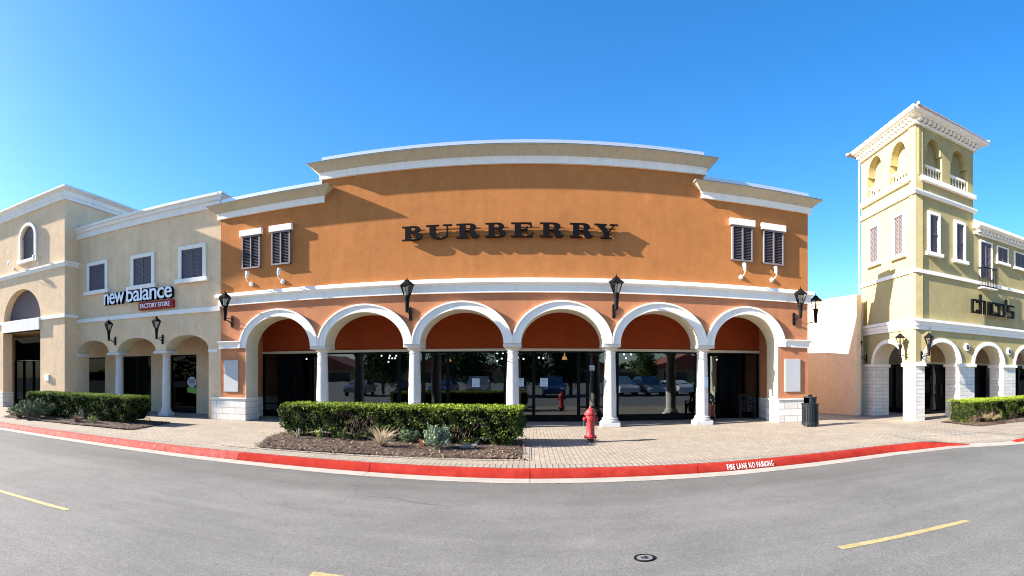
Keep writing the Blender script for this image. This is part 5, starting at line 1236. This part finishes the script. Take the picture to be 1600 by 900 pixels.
MB().lathe([(0.16, -0.25), (0.16, 0.0), (0.15, 0.03), (0.03, 0.035)], n=20).build('stand', M['pink'], mq, smooth=40)

# lamps inside the orange shop
def spot(u, d, z, i):
    t = tag(MB().lathe([(0.028, 0), (0.032, 0.01), (0.03, 0.06), (0.001, 0.065)], n=10).build('ceiling_spot', M['bulb'], None), SPL[i % len(SPL)], 'ceiling lamp', 'spot lamps lit inside the orange shop'); t.location = (u, SD + d, z); return t
SPL = ['small bright spot lamp seen high through the glass']
for i, (px, py, d) in enumerate(((596, 557, 1.2), (609, 557, 1.4), (619, 557, 1.6), (608, 561, 1.9), (613, 561, 2.4), (617.5, 561, 2.8), (607, 566.5, 3.0), (777, 553, 1.4), (786, 553, 1.8), (790, 558, 2.2), (784, 561.5, 2.5), (777, 565, 2.9), (809, 560, 1.5), (818, 562, 1.8), (842, 560, 1.4), (849, 561, 1.7), (975, 555, 1.0), (986, 555, 1.3), (978, 561, 1.8), (1119, 557, 2.2), (1120, 563, 2.8), (479, 562, 2.8))):
    gf = Frame(0, SD + d, 0); spot(gf.u(px), d, gf.z((px, py)), i)
for px, py, d, lab in ((701, 565, 1.6, 'orange glowing pendant lamp behind the third arch window'), (882, 562, 1.6, 'orange glowing pendant lamp behind the fourth arch window')):
    gf = Frame(0, SD + d, 0)
    t = thing('pendant_lamp', lab, 'pendant lamp', (gf.u(px), SD + d, gf.z((px, py))), 0, 'orange pendant lamps')
    MB().lathe([(0.11, 0), (0.09, 0.08), (0.02, 0.16), (0.015, 0.3)], n=16, cap=False).build('lamp_shade', M['pend'], t)
    MB().tube([(0, 0, 0.3), (0, 0, 3.3 - gf.z((px, py)))], 0.006, 5).build('cord', M['black_metal'], t)

# ------------------------------------------------------------------ planting beds and hedges
def poly_sheet(mb, pts, z):
    t = tessellate_polygon([[Vector((p[0], p[1], 0)) for p in pts]]); mb.add([(p[0], p[1], walkz(p[0], p[1]) + z) for p in pts], [list(q) for q in t])
beds = {'mid': [(-6.0, 10.42), (-0.13, 10.30), (-0.12, 13.25), (-6.9, 13.6), (-6.75, 12.3)],
        'left': [(-17.6, 11.2), (-10.9, 11.45), (-11.5, 14.2), (-20.3, 14.0)],
        'right': [(13.75, 11.95), (26, 11.9), (26, 14.2), (14.0, 14.2)]}
for nm, pts in beds.items():
    mb = MB()
    # gently mounded soil, as a grid clipped to the bed
    x0, x1 = min(p[0] for p in pts), max(p[0] for p in pts); y0, y1 = min(p[1] for p in pts), max(p[1] for p in pts)
    def inside(x, y):
        c = False; n = len(pts)
        for i in range(n):
            (xa, ya), (xb, yb) = pts[i], pts[(i + 1) % n]
            if (ya > y) != (yb > y) and x < (xb - xa) * (y - ya) / (yb - ya) + xa: c = not c
        return c
    st = 0.06; nx, ny = int((x1 - x0) / st) + 1, int((y1 - y0) / st) + 1; vid = {}
    def vert(i, j):
        if (i, j) not in vid:
            x, y = x0 + i * st, y0 + j * st
            ed_ = min(1, min(abs(y - y0), abs(x - x0) + 0.0, abs(x1 - x)) / 0.25)
            z = walkz(x, y) + 0.006 + 0.02 * ed_ + random.uniform(0, 0.022) * ed_
            vid[(i, j)] = len(mb.v); mb.v.append(Vector((x, y, z)))
        return vid[(i, j)]
    for i in range(nx):
        for j in range(ny):
            if all(inside(x0 + (i + a) * st, y0 + (j + b) * st) for a in (0, 1) for b in (0, 1)):
                mb.f.append([vert(i, j), vert(i + 1, j), vert(i + 1, j + 1), vert(i, j + 1)])
    struct('planting_bed', mb, M['mulch'], recalc=False)
    ch = MB(); ch.c = []
    for i in range(3600 if nm != 'right' else 1500):
        x, y = random.uniform(x0 - 0.1, min(x1 + 0.1, 20)), y0 - 0.08 + (y1 - y0) * random.random() ** 1.5
        if not inside(x, y) and random.random() > 0.15: continue
        if not (inside(x, y) or inside(x, y + 0.15) or inside(x + 0.15, y) or inside(x - 0.15, y)): continue
        L2, W2 = random.uniform(0.015, 0.06), random.uniform(0.005, 0.014); a = random.random() * 3.14; tl = random.uniform(-0.4, 0.6)
        dx, dy = math.cos(a), math.sin(a); z = walkz(x, y) + 0.03 + random.uniform(-0.01, 0.025)
        if not inside(x, y): z = walkz(x, y) + 0.012
        ch.add([(x - dx * L2 - dy * W2, y - dy * L2 + dx * W2, z - tl * L2), (x + dx * L2 - dy * W2, y + dy * L2 + dx * W2, z + tl * L2), (x + dx * L2 + dy * W2, y + dy * L2 - dx * W2, z + tl * L2 + 0.004), (x - dx * L2 + dy * W2, y - dy * L2 - dx * W2, z - tl * L2 + 0.004)], [(0, 1, 2, 3)])
        k = random.random(); ch.c.append(random.choice([(0.15, 0.09, 0.052), (0.07, 0.038, 0.022), (0.24, 0.165, 0.11), (0.03, 0.017, 0.011), (0.10, 0.052, 0.03)]))
    o = ch.build('mulch', M['chips'], recalc=False); tag(o, 'loose wood chip mulch in the %s planting bed' % {'mid': 'central', 'left': 'left', 'right': 'right'}[nm], 'mulch', kind='stuff')
# brick edging of the central bed
eb = MB()
band_on_walk(eb, [Vector((-6.9, 10.36)), Vector((-0.05, 10.22))], 0.16)
band_on_walk(eb, [Vector((-0.04, 10.22)), Vector((-0.04, 13.2))], 0.14)
struct('bed_edging', eb, M['border'], recalc=False)

def leaf_cloud(mb, n, sampler, size=(0.02, 0.04), cols=None, flat=0.0):
    for _ in range(n):
        p, nrm, tint = sampler()
        s_ = random.uniform(*size); d = Vector((random.gauss(0, 1), random.gauss(0, 1), random.gauss(0, 1))).normalized()
        d = (d * (1 - flat) + nrm * (0.6 + flat)).normalized()
        t = d.cross(Vector((random.gauss(0, 1), random.gauss(0, 1), random.gauss(0, 1)))).normalized(); b = d.cross(t)
        # a folded leaf: two triangles sharing the midrib
        a0, a1 = p - t * s_, p + t * s_
        mb.add([a0, p + b * s_ * 0.45 + d * s_ * 0.15, a1, p - b * s_ * 0.45 + d * s_ * 0.15], [(0, 1, 2), (0, 2, 3)])
        mb.c += [tint] * 2
def lerp3(a, b, t): return tuple(a[i] + (b[i] - a[i]) * t for i in range(3))
def hedge(label, P0, P1, depth, zt0, zt1, n, gaps=(), seed=1, dens=1.0):
    """clipped box hedge from P0 to P1 (front line), depth behind it"""
    random.seed(seed)
    P0, P1 = Vector(P0), Vector(P1); L = (P1 - P0).length; e = (P1 - P0) / L; nn = Vector((-e.y, e.x))
    root = thing('hedge', label, 'hedge', (P0.x, P0.y, walkz(P0.x, P0.y)))
    base = walkz(P0.x, P0.y)
    H = lambda u: (zt0 + (zt1 - zt0) * u / L)
    ph = [random.uniform(0, 6.28) for _ in range(8)]
    def wob(u, v): return 0.07 * math.sin(u * 4.1 + ph[0]) * math.sin(v * 5 + ph[1]) + 0.04 * math.sin(u * 9.3 + ph[2] + v * 3) + 0.025 * math.sin(u * 21 + ph[3]) * math.cos(v * 17 + ph[4])
    def sparse(u, z):
        """bare, twiggy places low in the hedge"""
        s_ = 0
        for (gu, gz, gr) in gaps: s_ = max(s_, 1 - ((u - gu) ** 2 / gr ** 2 + (z - gz) ** 2 / (gr * 0.6) ** 2))
        return s_
    mb = MB(); mb.c = []
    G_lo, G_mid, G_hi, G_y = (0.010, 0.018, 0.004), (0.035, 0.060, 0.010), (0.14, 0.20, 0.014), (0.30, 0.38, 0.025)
    areas = [L * depth * 1.4, L * 0.85 * 1.25, depth * 0.85, depth * 0.85, L * 0.85 * 0.4]
    tot = sum(areas)
    def sampler():
        while True:
            q = random.random() * tot; k = 0
            while q > areas[k]: q -= areas[k]; k += 1
            u, v, z = random.uniform(0, L), random.uniform(0, depth), 0
            inn = abs(random.gauss(0, 0.045))
            if k == 0:
                z = H(u) + wob(u, v) * 0.35 - inn; nrm = Vector((0, 0, 1))
            else:
                z = random.uniform(0.06, H(u)) ; 
                if k == 1: v = inn - 0.02 - wob(u, z * 3); nrm = -nn
                elif k == 2: u = inn - wob(v, z * 3); nrm = -e
                elif k == 3: u = L - inn + wob(v + 3, z * 3); nrm = e
                else: v = depth - inn; nrm = nn
                nrm = Vector((nrm.x, nrm.y, 0.25))
                # foliage thins towards the ground, in ragged tufts
                th = 0.10 + 0.10 * math.sin(u * 7 + ph[5]) + 0.06 * math.sin(u * 17 + ph[6])
                if z < th and random.random() < 0.85: continue
                if k == 1 and random.random() < sparse(u, z) * 1.6: continue
                if random.random() < 0.85 * (0.5 + 0.5 * math.sin(u * 13 + ph[7] + z * 9 + 1.3 * math.sin(u * 5.3))) ** 1.5: continue
            p2 = P0 + e * u + nn * v
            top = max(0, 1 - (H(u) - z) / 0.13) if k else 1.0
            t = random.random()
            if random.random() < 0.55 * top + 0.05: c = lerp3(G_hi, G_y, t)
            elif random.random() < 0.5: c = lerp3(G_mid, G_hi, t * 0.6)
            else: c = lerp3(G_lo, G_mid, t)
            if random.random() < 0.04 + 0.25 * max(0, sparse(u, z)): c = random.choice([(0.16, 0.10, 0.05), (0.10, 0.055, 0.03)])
            return Vector((p2.x, p2.y, base + z)), nrm, c
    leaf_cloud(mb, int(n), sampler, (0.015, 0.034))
    # longer shoots that break the clipped top
    def shoots():
        u, v = random.uniform(0, L), random.uniform(0, depth); p2 = P0 + e * u + nn * v
        return Vector((p2.x, p2.y, base + H(u) + random.uniform(-0.01, 0.045))), Vector((0, 0, 1)), lerp3(G_hi, G_y, random.random())
    leaf_cloud(mb, int(n * 0.06), shoots, (0.014, 0.028))
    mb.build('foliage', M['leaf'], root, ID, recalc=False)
    # inner mass of shaded twigs
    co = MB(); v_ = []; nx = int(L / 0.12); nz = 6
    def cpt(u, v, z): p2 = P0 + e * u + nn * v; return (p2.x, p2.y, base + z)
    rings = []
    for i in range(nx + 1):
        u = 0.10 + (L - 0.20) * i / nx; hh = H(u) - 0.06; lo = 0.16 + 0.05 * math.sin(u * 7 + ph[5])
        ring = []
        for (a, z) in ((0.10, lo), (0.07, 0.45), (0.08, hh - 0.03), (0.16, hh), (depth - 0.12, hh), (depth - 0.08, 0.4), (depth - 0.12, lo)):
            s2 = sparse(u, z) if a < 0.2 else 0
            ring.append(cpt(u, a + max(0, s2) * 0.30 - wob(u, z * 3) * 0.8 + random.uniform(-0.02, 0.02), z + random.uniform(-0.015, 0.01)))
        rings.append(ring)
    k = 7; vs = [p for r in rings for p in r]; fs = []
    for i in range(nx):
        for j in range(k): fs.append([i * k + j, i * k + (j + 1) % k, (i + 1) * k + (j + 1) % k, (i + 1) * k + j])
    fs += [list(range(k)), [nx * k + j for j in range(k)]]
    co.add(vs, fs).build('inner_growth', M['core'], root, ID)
    tw = MB()
    for i in range(int(L * 26)):
        u = random.uniform(0.1, L - 0.1); v = random.uniform(0.0, 0.5) if random.random() < .7 else random.uniform(0, depth); b0 = P0 + e * u + nn * (v + 0.15)
        tip = b0 + e * random.uniform(-0.18, 0.18) - nn * random.uniform(0, 0.2)
        tw.tube([(b0.x, b0.y, base), ((b0.x + tip.x) / 2 + random.uniform(-.03, .03), (b0.y + tip.y) / 2, base + 0.16), (tip.x, tip.y, base + random.uniform(0.28, 0.55))], [0.010, 0.007, 0.003], 4)
    for (gu, gz, gr) in gaps:
        for i in range(int(60 * gr / 0.3)):
            u = gu + random.gauss(0, gr * 0.5); z = gz + random.gauss(0, gr * 0.3); b0 = P0 + e * u + nn * random.uniform(0.02, 0.2)
            tw.tube([(b0.x, b0.y, base + z), (b0.x + random.uniform(-.12, .12), b0.y - random.uniform(0, .1), base + z + random.uniform(0.02, 0.2))], [0.006, 0.002], 3)
    tw.build('stems', M['twig'], root, ID)
    return root
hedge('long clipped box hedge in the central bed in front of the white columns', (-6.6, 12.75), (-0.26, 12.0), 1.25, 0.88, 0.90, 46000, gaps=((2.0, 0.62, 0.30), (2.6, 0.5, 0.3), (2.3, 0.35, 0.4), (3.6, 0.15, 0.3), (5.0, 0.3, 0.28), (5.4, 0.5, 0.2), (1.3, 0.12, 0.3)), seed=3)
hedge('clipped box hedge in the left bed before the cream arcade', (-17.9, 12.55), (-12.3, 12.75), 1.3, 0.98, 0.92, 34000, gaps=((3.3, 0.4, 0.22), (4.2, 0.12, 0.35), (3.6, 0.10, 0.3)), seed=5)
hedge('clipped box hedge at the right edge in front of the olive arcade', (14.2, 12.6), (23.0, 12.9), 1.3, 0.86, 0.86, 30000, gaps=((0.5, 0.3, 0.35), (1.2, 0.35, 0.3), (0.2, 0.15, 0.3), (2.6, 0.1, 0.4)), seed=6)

def bush(name, label, cat, loc, r, h, n, cols, leaf=(0.015, 0.035), stems=24, stem_col='twig', low=0.1, seed=0, group=None):
    random.seed(seed + 100)
    root = thing(name, label, cat, (loc[0], loc[1], 0.0), 0, group)
    tw = MB(); tips = []
    for i in range(stems):
        a = random.random() * 6.283; rr_ = r * math.sqrt(random.random()); z = h * (1 - (rr_ / r) ** 2 * 0.55) * random.uniform(0.65, 1.0)
        t = (loc[0] + rr_ * math.cos(a), loc[1] + rr_ * math.sin(a), z)
        tw.tube([(loc[0] + 0.15 * rr_ * math.cos(a), loc[1] + 0.15 * rr_ * math.sin(a), 0.01), (loc[0] + 0.6 * rr_ * math.cos(a), loc[1] + 0.6 * rr_ * math.sin(a), z * 0.6), t], [0.006, 0.004, 0.002], 4)
        tips.append(Vector(t))
    tw.lathe([(0.012, -0.01), (0.02, 0.0), (0.015, 0.03), (0.001, 0.035)], loc[0], loc[1], 8)
    tw.build('stems', M[stem_col], root, ID)
    mb = MB(); mb.c = []
    def smp():
        t = random.choice(tips); b0 = Vector((loc[0], loc[1], 0)); k = 1 - abs(random.gauss(0, 0.28))
        p = b0.lerp(t, max(low, k)) + Vector((random.gauss(0, 0.03), random.gauss(0, 0.03), random.gauss(0, 0.03)))
        p.z = max(0.03, p.z)
        return p, (t - b0).normalized(), lerp3(cols[0], cols[1], random.random())
    leaf_cloud(mb, n, smp, leaf)
    mb.build('foliage', M['leaf'], root, ID, recalc=False)
    return root
def fp(px, py): p = floorpt(px, py); return (p.x, p.y)
SG = ((0.10, 0.15, 0.085), (0.24, 0.30, 0.20))
bush('sage_bush', 'grey-green leafy bush at the foot of the central hedge', 'shrub', fp(683, 703), 0.42, 0.62, 2600, SG, seed=1)
bush('sage_bush', 'small grey-green bush between the dry clump and the larger grey-green one', 'shrub', fp(640, 694), 0.28, 0.55, 900, ((0.08, 0.12, 0.05), (0.18, 0.24, 0.12)), seed=2)
bush('weed', 'small pale green weed near the left end of the central hedge', 'weed', fp(498, 688), 0.10, 0.36, 220, ((0.16, 0.20, 0.05), (0.30, 0.36, 0.10)), stems=8, seed=3)
bush('weed', 'tuft of green weed under the left part of the central hedge', 'weed', fp(537, 690), 0.16, 0.42, 260, ((0.05, 0.08, 0.02), (0.12, 0.16, 0.05)), stems=10, seed=4)
bush('loose_bush', 'loose olive bush at the left end of the left bed', 'shrub', (-16.6, 11.95), 1.05, 0.80, 7000, ((0.06, 0.09, 0.04), (0.17, 0.21, 0.11)), leaf=(0.02, 0.045), stems=60, seed=5)
bush('sage_bush', 'pale leafy sprig in the middle of the left bed', 'shrub', (-14.1, 12.2), 0.22, 0.55, 420, SG, stems=10, seed=6)
bush('weed', 'yellow-green weed in the left bed under the hedge', 'weed', (-13.3, 12.1), 0.18, 0.38, 300, ((0.16, 0.2, 0.03), (0.3, 0.36, 0.08)), stems=10, seed=8)
bush('loose_bush', 'low rusty foliage at the left foot of the right hedge', 'shrub', (14.9, 12.35), 0.5, 0.35, 700, ((0.12, 0.12, 0.05), (0.25, 0.17, 0.10)), stems=24, seed=9)
def dry_clump(label, loc, r, h, n, col, seed=0):
    random.seed(seed + 50); m = M.setdefault('dry%d' % seed, mat('dry grass', col, 0.9, col2=tuple(c * 1.5 for c in col), scale=30))
    mb = MB()
    for i in range(n):
        a = random.random() * 6.283; rr_ = r * random.uniform(0.2, 1); hh = h * random.uniform(0.4, 1)
        c_, s_ = math.cos(a), math.sin(a)
        mb.tube([(loc[0] + 0.1 * rr_ * c_, loc[1] + 0.1 * rr_ * s_, 0.02), (loc[0] + 0.5 * rr_ * c_, loc[1] + 0.5 * rr_ * s_, hh * 0.7), (loc[0] + rr_ * c_, loc[1] + rr_ * s_, hh * random.uniform(0.7, 1.0))], [0.006, 0.004, 0.0015], 3)
    return tag(mb.build('dry_shrub', m), label, 'dry plant')
dry_clump('pale dry twiggy clump before the central hedge', fp(597, 700), 0.50, 0.55, 170, (0.26, 0.20, 0.13), 1)
dry_clump('reddish dry stubble at the left foot of the grey-green bush', fp(662, 699), 0.20, 0.22, 70, (0.20, 0.08, 0.05), 2)
dry_clump('thin dry stalks at the left end of the central hedge', fp(465, 687), 0.14, 0.40, 22, (0.24, 0.22, 0.16), 3)
dry_clump('brown dry clump in the middle of the left bed', (-13.9, 11.9), 0.35, 0.35, 120, (0.22, 0.14, 0.09), 4)
dry_clump('dry reddish twigs at the left foot of the loose olive bush', (-16.9, 11.5), 0.4, 0.28, 90, (0.16, 0.09, 0.06), 5)
dry_clump('bare grey stubs near the right end of the central bed', (-1.35, 11.55), 0.3, 0.22, 60, (0.3, 0.27, 0.22), 6)

# ------------------------------------------------------------------ what the shop glass mirrors: the parking lot behind the camera
def car(label, x, y, rz, paint, suv=False, copy_of=None):
    t = thing('parked_car', label, 'car', (x, y, ROAD), rz, 'cars in the lot facing the shops')
    h = 1.75 if suv else 1.42; L, Wd = 4.7, 0.92
    side = [(-L / 2, 0.35), (-L / 2 + 0.05, 0.75), (-L / 2 + 0.3, 0.92), (-0.95, 1.02), (-0.35, h - 0.05), (0.1, h), (1.3, h - 0.02), (1.95 if suv else 1.7, 1.05), (L / 2 - 0.08, 0.98), (L / 2, 0.6), (L / 2 - 0.05, 0.32)]
    bot = [(1.85, 0.30)] + arc(1.45, 0.30, 0.38, 0.38, 0, 180, 8) + arc(-1.45, 0.30, 0.38, 0.38, 0, 180, 8) + [(-1.85, 0.3)]
    cb2 = MB().prism([side + bot], -Wd, Wd)
    for v in cb2.v:
        if v.z > 1.1: v.y *= 0.80
    cb2.build('body', paint, t, bevel=0.03)
    gl = [(-0.85, 1.04), (-0.33, h - 0.12), (0.12, h - 0.08), (1.22, h - 0.09), (1.70 if suv else 1.45, 1.08)]
    cg2 = MB().prism([gl], -Wd - 0.006, Wd + 0.006)
    for v in cg2.v:
        if v.z > 1.1: v.y *= 0.80
    cg2.build('side_glass', M['carglass'], t)
    MB().add([(-0.93, -0.8, 1.04), (-0.93, 0.8, 1.04), (-0.39, 0.72, h - 0.10), (-0.39, -0.72, h - 0.10)], [(0, 1, 2, 3)]).build('windscreen', M['carglass'], t)
    for wx in (-1.45, 1.45):
        for wy in (-0.83, 0.83):
            w_ = MB().lathe([(0.33, -0.1), (0.34, 0), (0.33, 0.1)], n=24, m=Matrix.Translation((wx, wy, 0.33)) @ Matrix.Rotation(R(90), 4, 'X')).build('wheel', M['rubber'], t, smooth=40)
            MB().lathe([(0.2, -0.108), (0.2, 0.108)], n=16, m=Matrix.Translation((wx, wy, 0.33)) @ Matrix.Rotation(R(90), 4, 'X')).build('rim', M['rim'], w_)
    for wy in (-0.7, 0.7):
        MB().box(-L / 2 - 0.01, -L / 2 + 0.2, wy - 0.16, wy + 0.16, 0.68, 0.80).build('headlight', M['white'], t)
        MB().box(L / 2 - 0.2, L / 2 + 0.012, wy - 0.14, wy + 0.14, 0.7, 0.92).build('tail_light', M['tail'], t)
    return t
random.seed(11)
cars = [(-10.5, -7, 1.45, 'paint_k', False, 'black saloon'), (-7.4, -7, 1.6, 'paint_b', False, 'blue saloon'), (-4.4, -7.2, 1.55, 'paint_s', True, 'silver SUV'), (-1.2, -7, 1.6, 'paint_k', True, 'black SUV'), (2.0, -7.4, 1.57, 'paint_b', True, 'dark blue SUV'),
        (8.0, -8.5, 1.35, 'paint_w', True, 'white SUV'), (10.6, -8.8, 1.35, 'paint_s', True, 'silver SUV beside a white one'), (13.4, -9.2, 1.35, 'paint_w', False, 'white saloon'), (17.5, -10, 1.4, 'paint_k', True, 'black SUV at the far right'), (-15, -7, 1.5, 'paint_s', False, 'silver saloon')]
for x, y, rz, p, s_, lab in cars: car(lab + ' parked across the road, mirrored in the shop glass', x, y, rz + math.pi, M[p], s_)
def tree(label, x, y, h, r, seed):
    random.seed(seed); t = thing('street_tree', label, 'tree', (x, y, ROAD), 0, 'trees across the parking lot')
    tr = MB().tube([(x, y, ROAD), (x + 0.1, y, h * 0.3), (x, y + 0.1, h * 0.6)], [0.16, 0.12, 0.06])
    cl = []
    for i in range(14):
        a = random.random() * 6.28; q = Vector((x + r * 0.7 * math.cos(a) * random.random(), y + r * 0.7 * math.sin(a) * random.random(), h * random.uniform(0.32, 0.95)))
        tr.tube([(x, y, h * random.uniform(0.15, 0.3)), q], [0.05, 0.015], 5); cl.append(q)
    tr.build('trunk', M['bark'], t, ID)
    mb = MB(); mb.c = []
    def smp():
        q = random.choice(cl); o = Vector((random.gauss(0, 1), random.gauss(0, 1), random.gauss(0, 0.8))) * r * 0.2
        return q + o, Vector((0, 0, 1)), lerp3((0.03, 0.06, 0.015), (0.09, 0.13, 0.04), random.random())
    leaf_cloud(mb, 9000, smp, (0.10, 0.19)); mb.build('crown', M['leaf'], t, ID, recalc=False)
for x, y, h, r, s_, lab in ((-14, -11, 5.0, 3.0, 1, 'bushy tree at the left of the lot'), (-7.2, -11, 5.2, 3.6, 2, 'tall tree mirrored in the middle glass'), (-1.5, -11.5, 5.4, 3.8, 3, 'wide tree mirrored in the third arch glass'), (3.8, -11, 5.0, 2.8, 4, 'narrow tree mirrored beside the fourth column'), (13, -20, 5.5, 2, 5, 'low tree by the red roof across the lot'), (24, -18, 6, 2.4, 6, 'tree at the right of the lot')): tree(lab, x, y, h, r, s_)
fb = thing('outlet_building', 'long pale building with red tiled gables across the parking lot', 'building', (10, -95, ROAD))
MB().box(-70, 90, -115, -95, ROAD, 3.4).build('wall', M['tan'], fb, ID)
rfm = MB()
for a, b in ((-68, -44), (-34, -8), (4, 22), (30, 52), (60, 84)):
    rfm.add([(a, -94, 3.4), (b, -94, 3.4), (b, -115, 3.4), (a, -115, 3.4), ((a + b) / 2, -94, 7.4), ((a + b) / 2, -115, 7.4)], [(0, 1, 4), (3, 2, 5), (0, 4, 5, 3), (1, 2, 5, 4), (0, 3, 2, 1)])
rfm.build('roof', M['redroof'], fb, ID)
for i in range(12):
    MB().box(-66 + i * 12.6, -60 + i * 12.6, -94.99, -94.9, ROAD, 2.6).build('shop_window', M['carglass'], fb, ID)
# far belt of trees that closes the horizon behind the camera and to the sides
random.seed(21); fw_ = MB(); fw_.c = []
def smp():
    a = R(random.uniform(-200, 20)); r_ = random.uniform(150, 165); x, y = r_ * 1.3 * math.cos(a), r_ * math.sin(a)
    hh = 5.5 + 2.0 * math.sin(a * 17) + 1.3 * math.sin(a * 41)
    return Vector((x, y, ROAD + random.random() * hh)), Vector((0, 0, 1)), lerp3((0.02, 0.035, 0.012), (0.07, 0.09, 0.035), random.random())
leaf_cloud(fw_, 14000, smp, (0.8, 1.8))
tag(fw_.build('tree_belt', M['leaf'], None, recalc=False), 'far belt of dark trees beyond the parking lot', 'trees', kind='stuff')
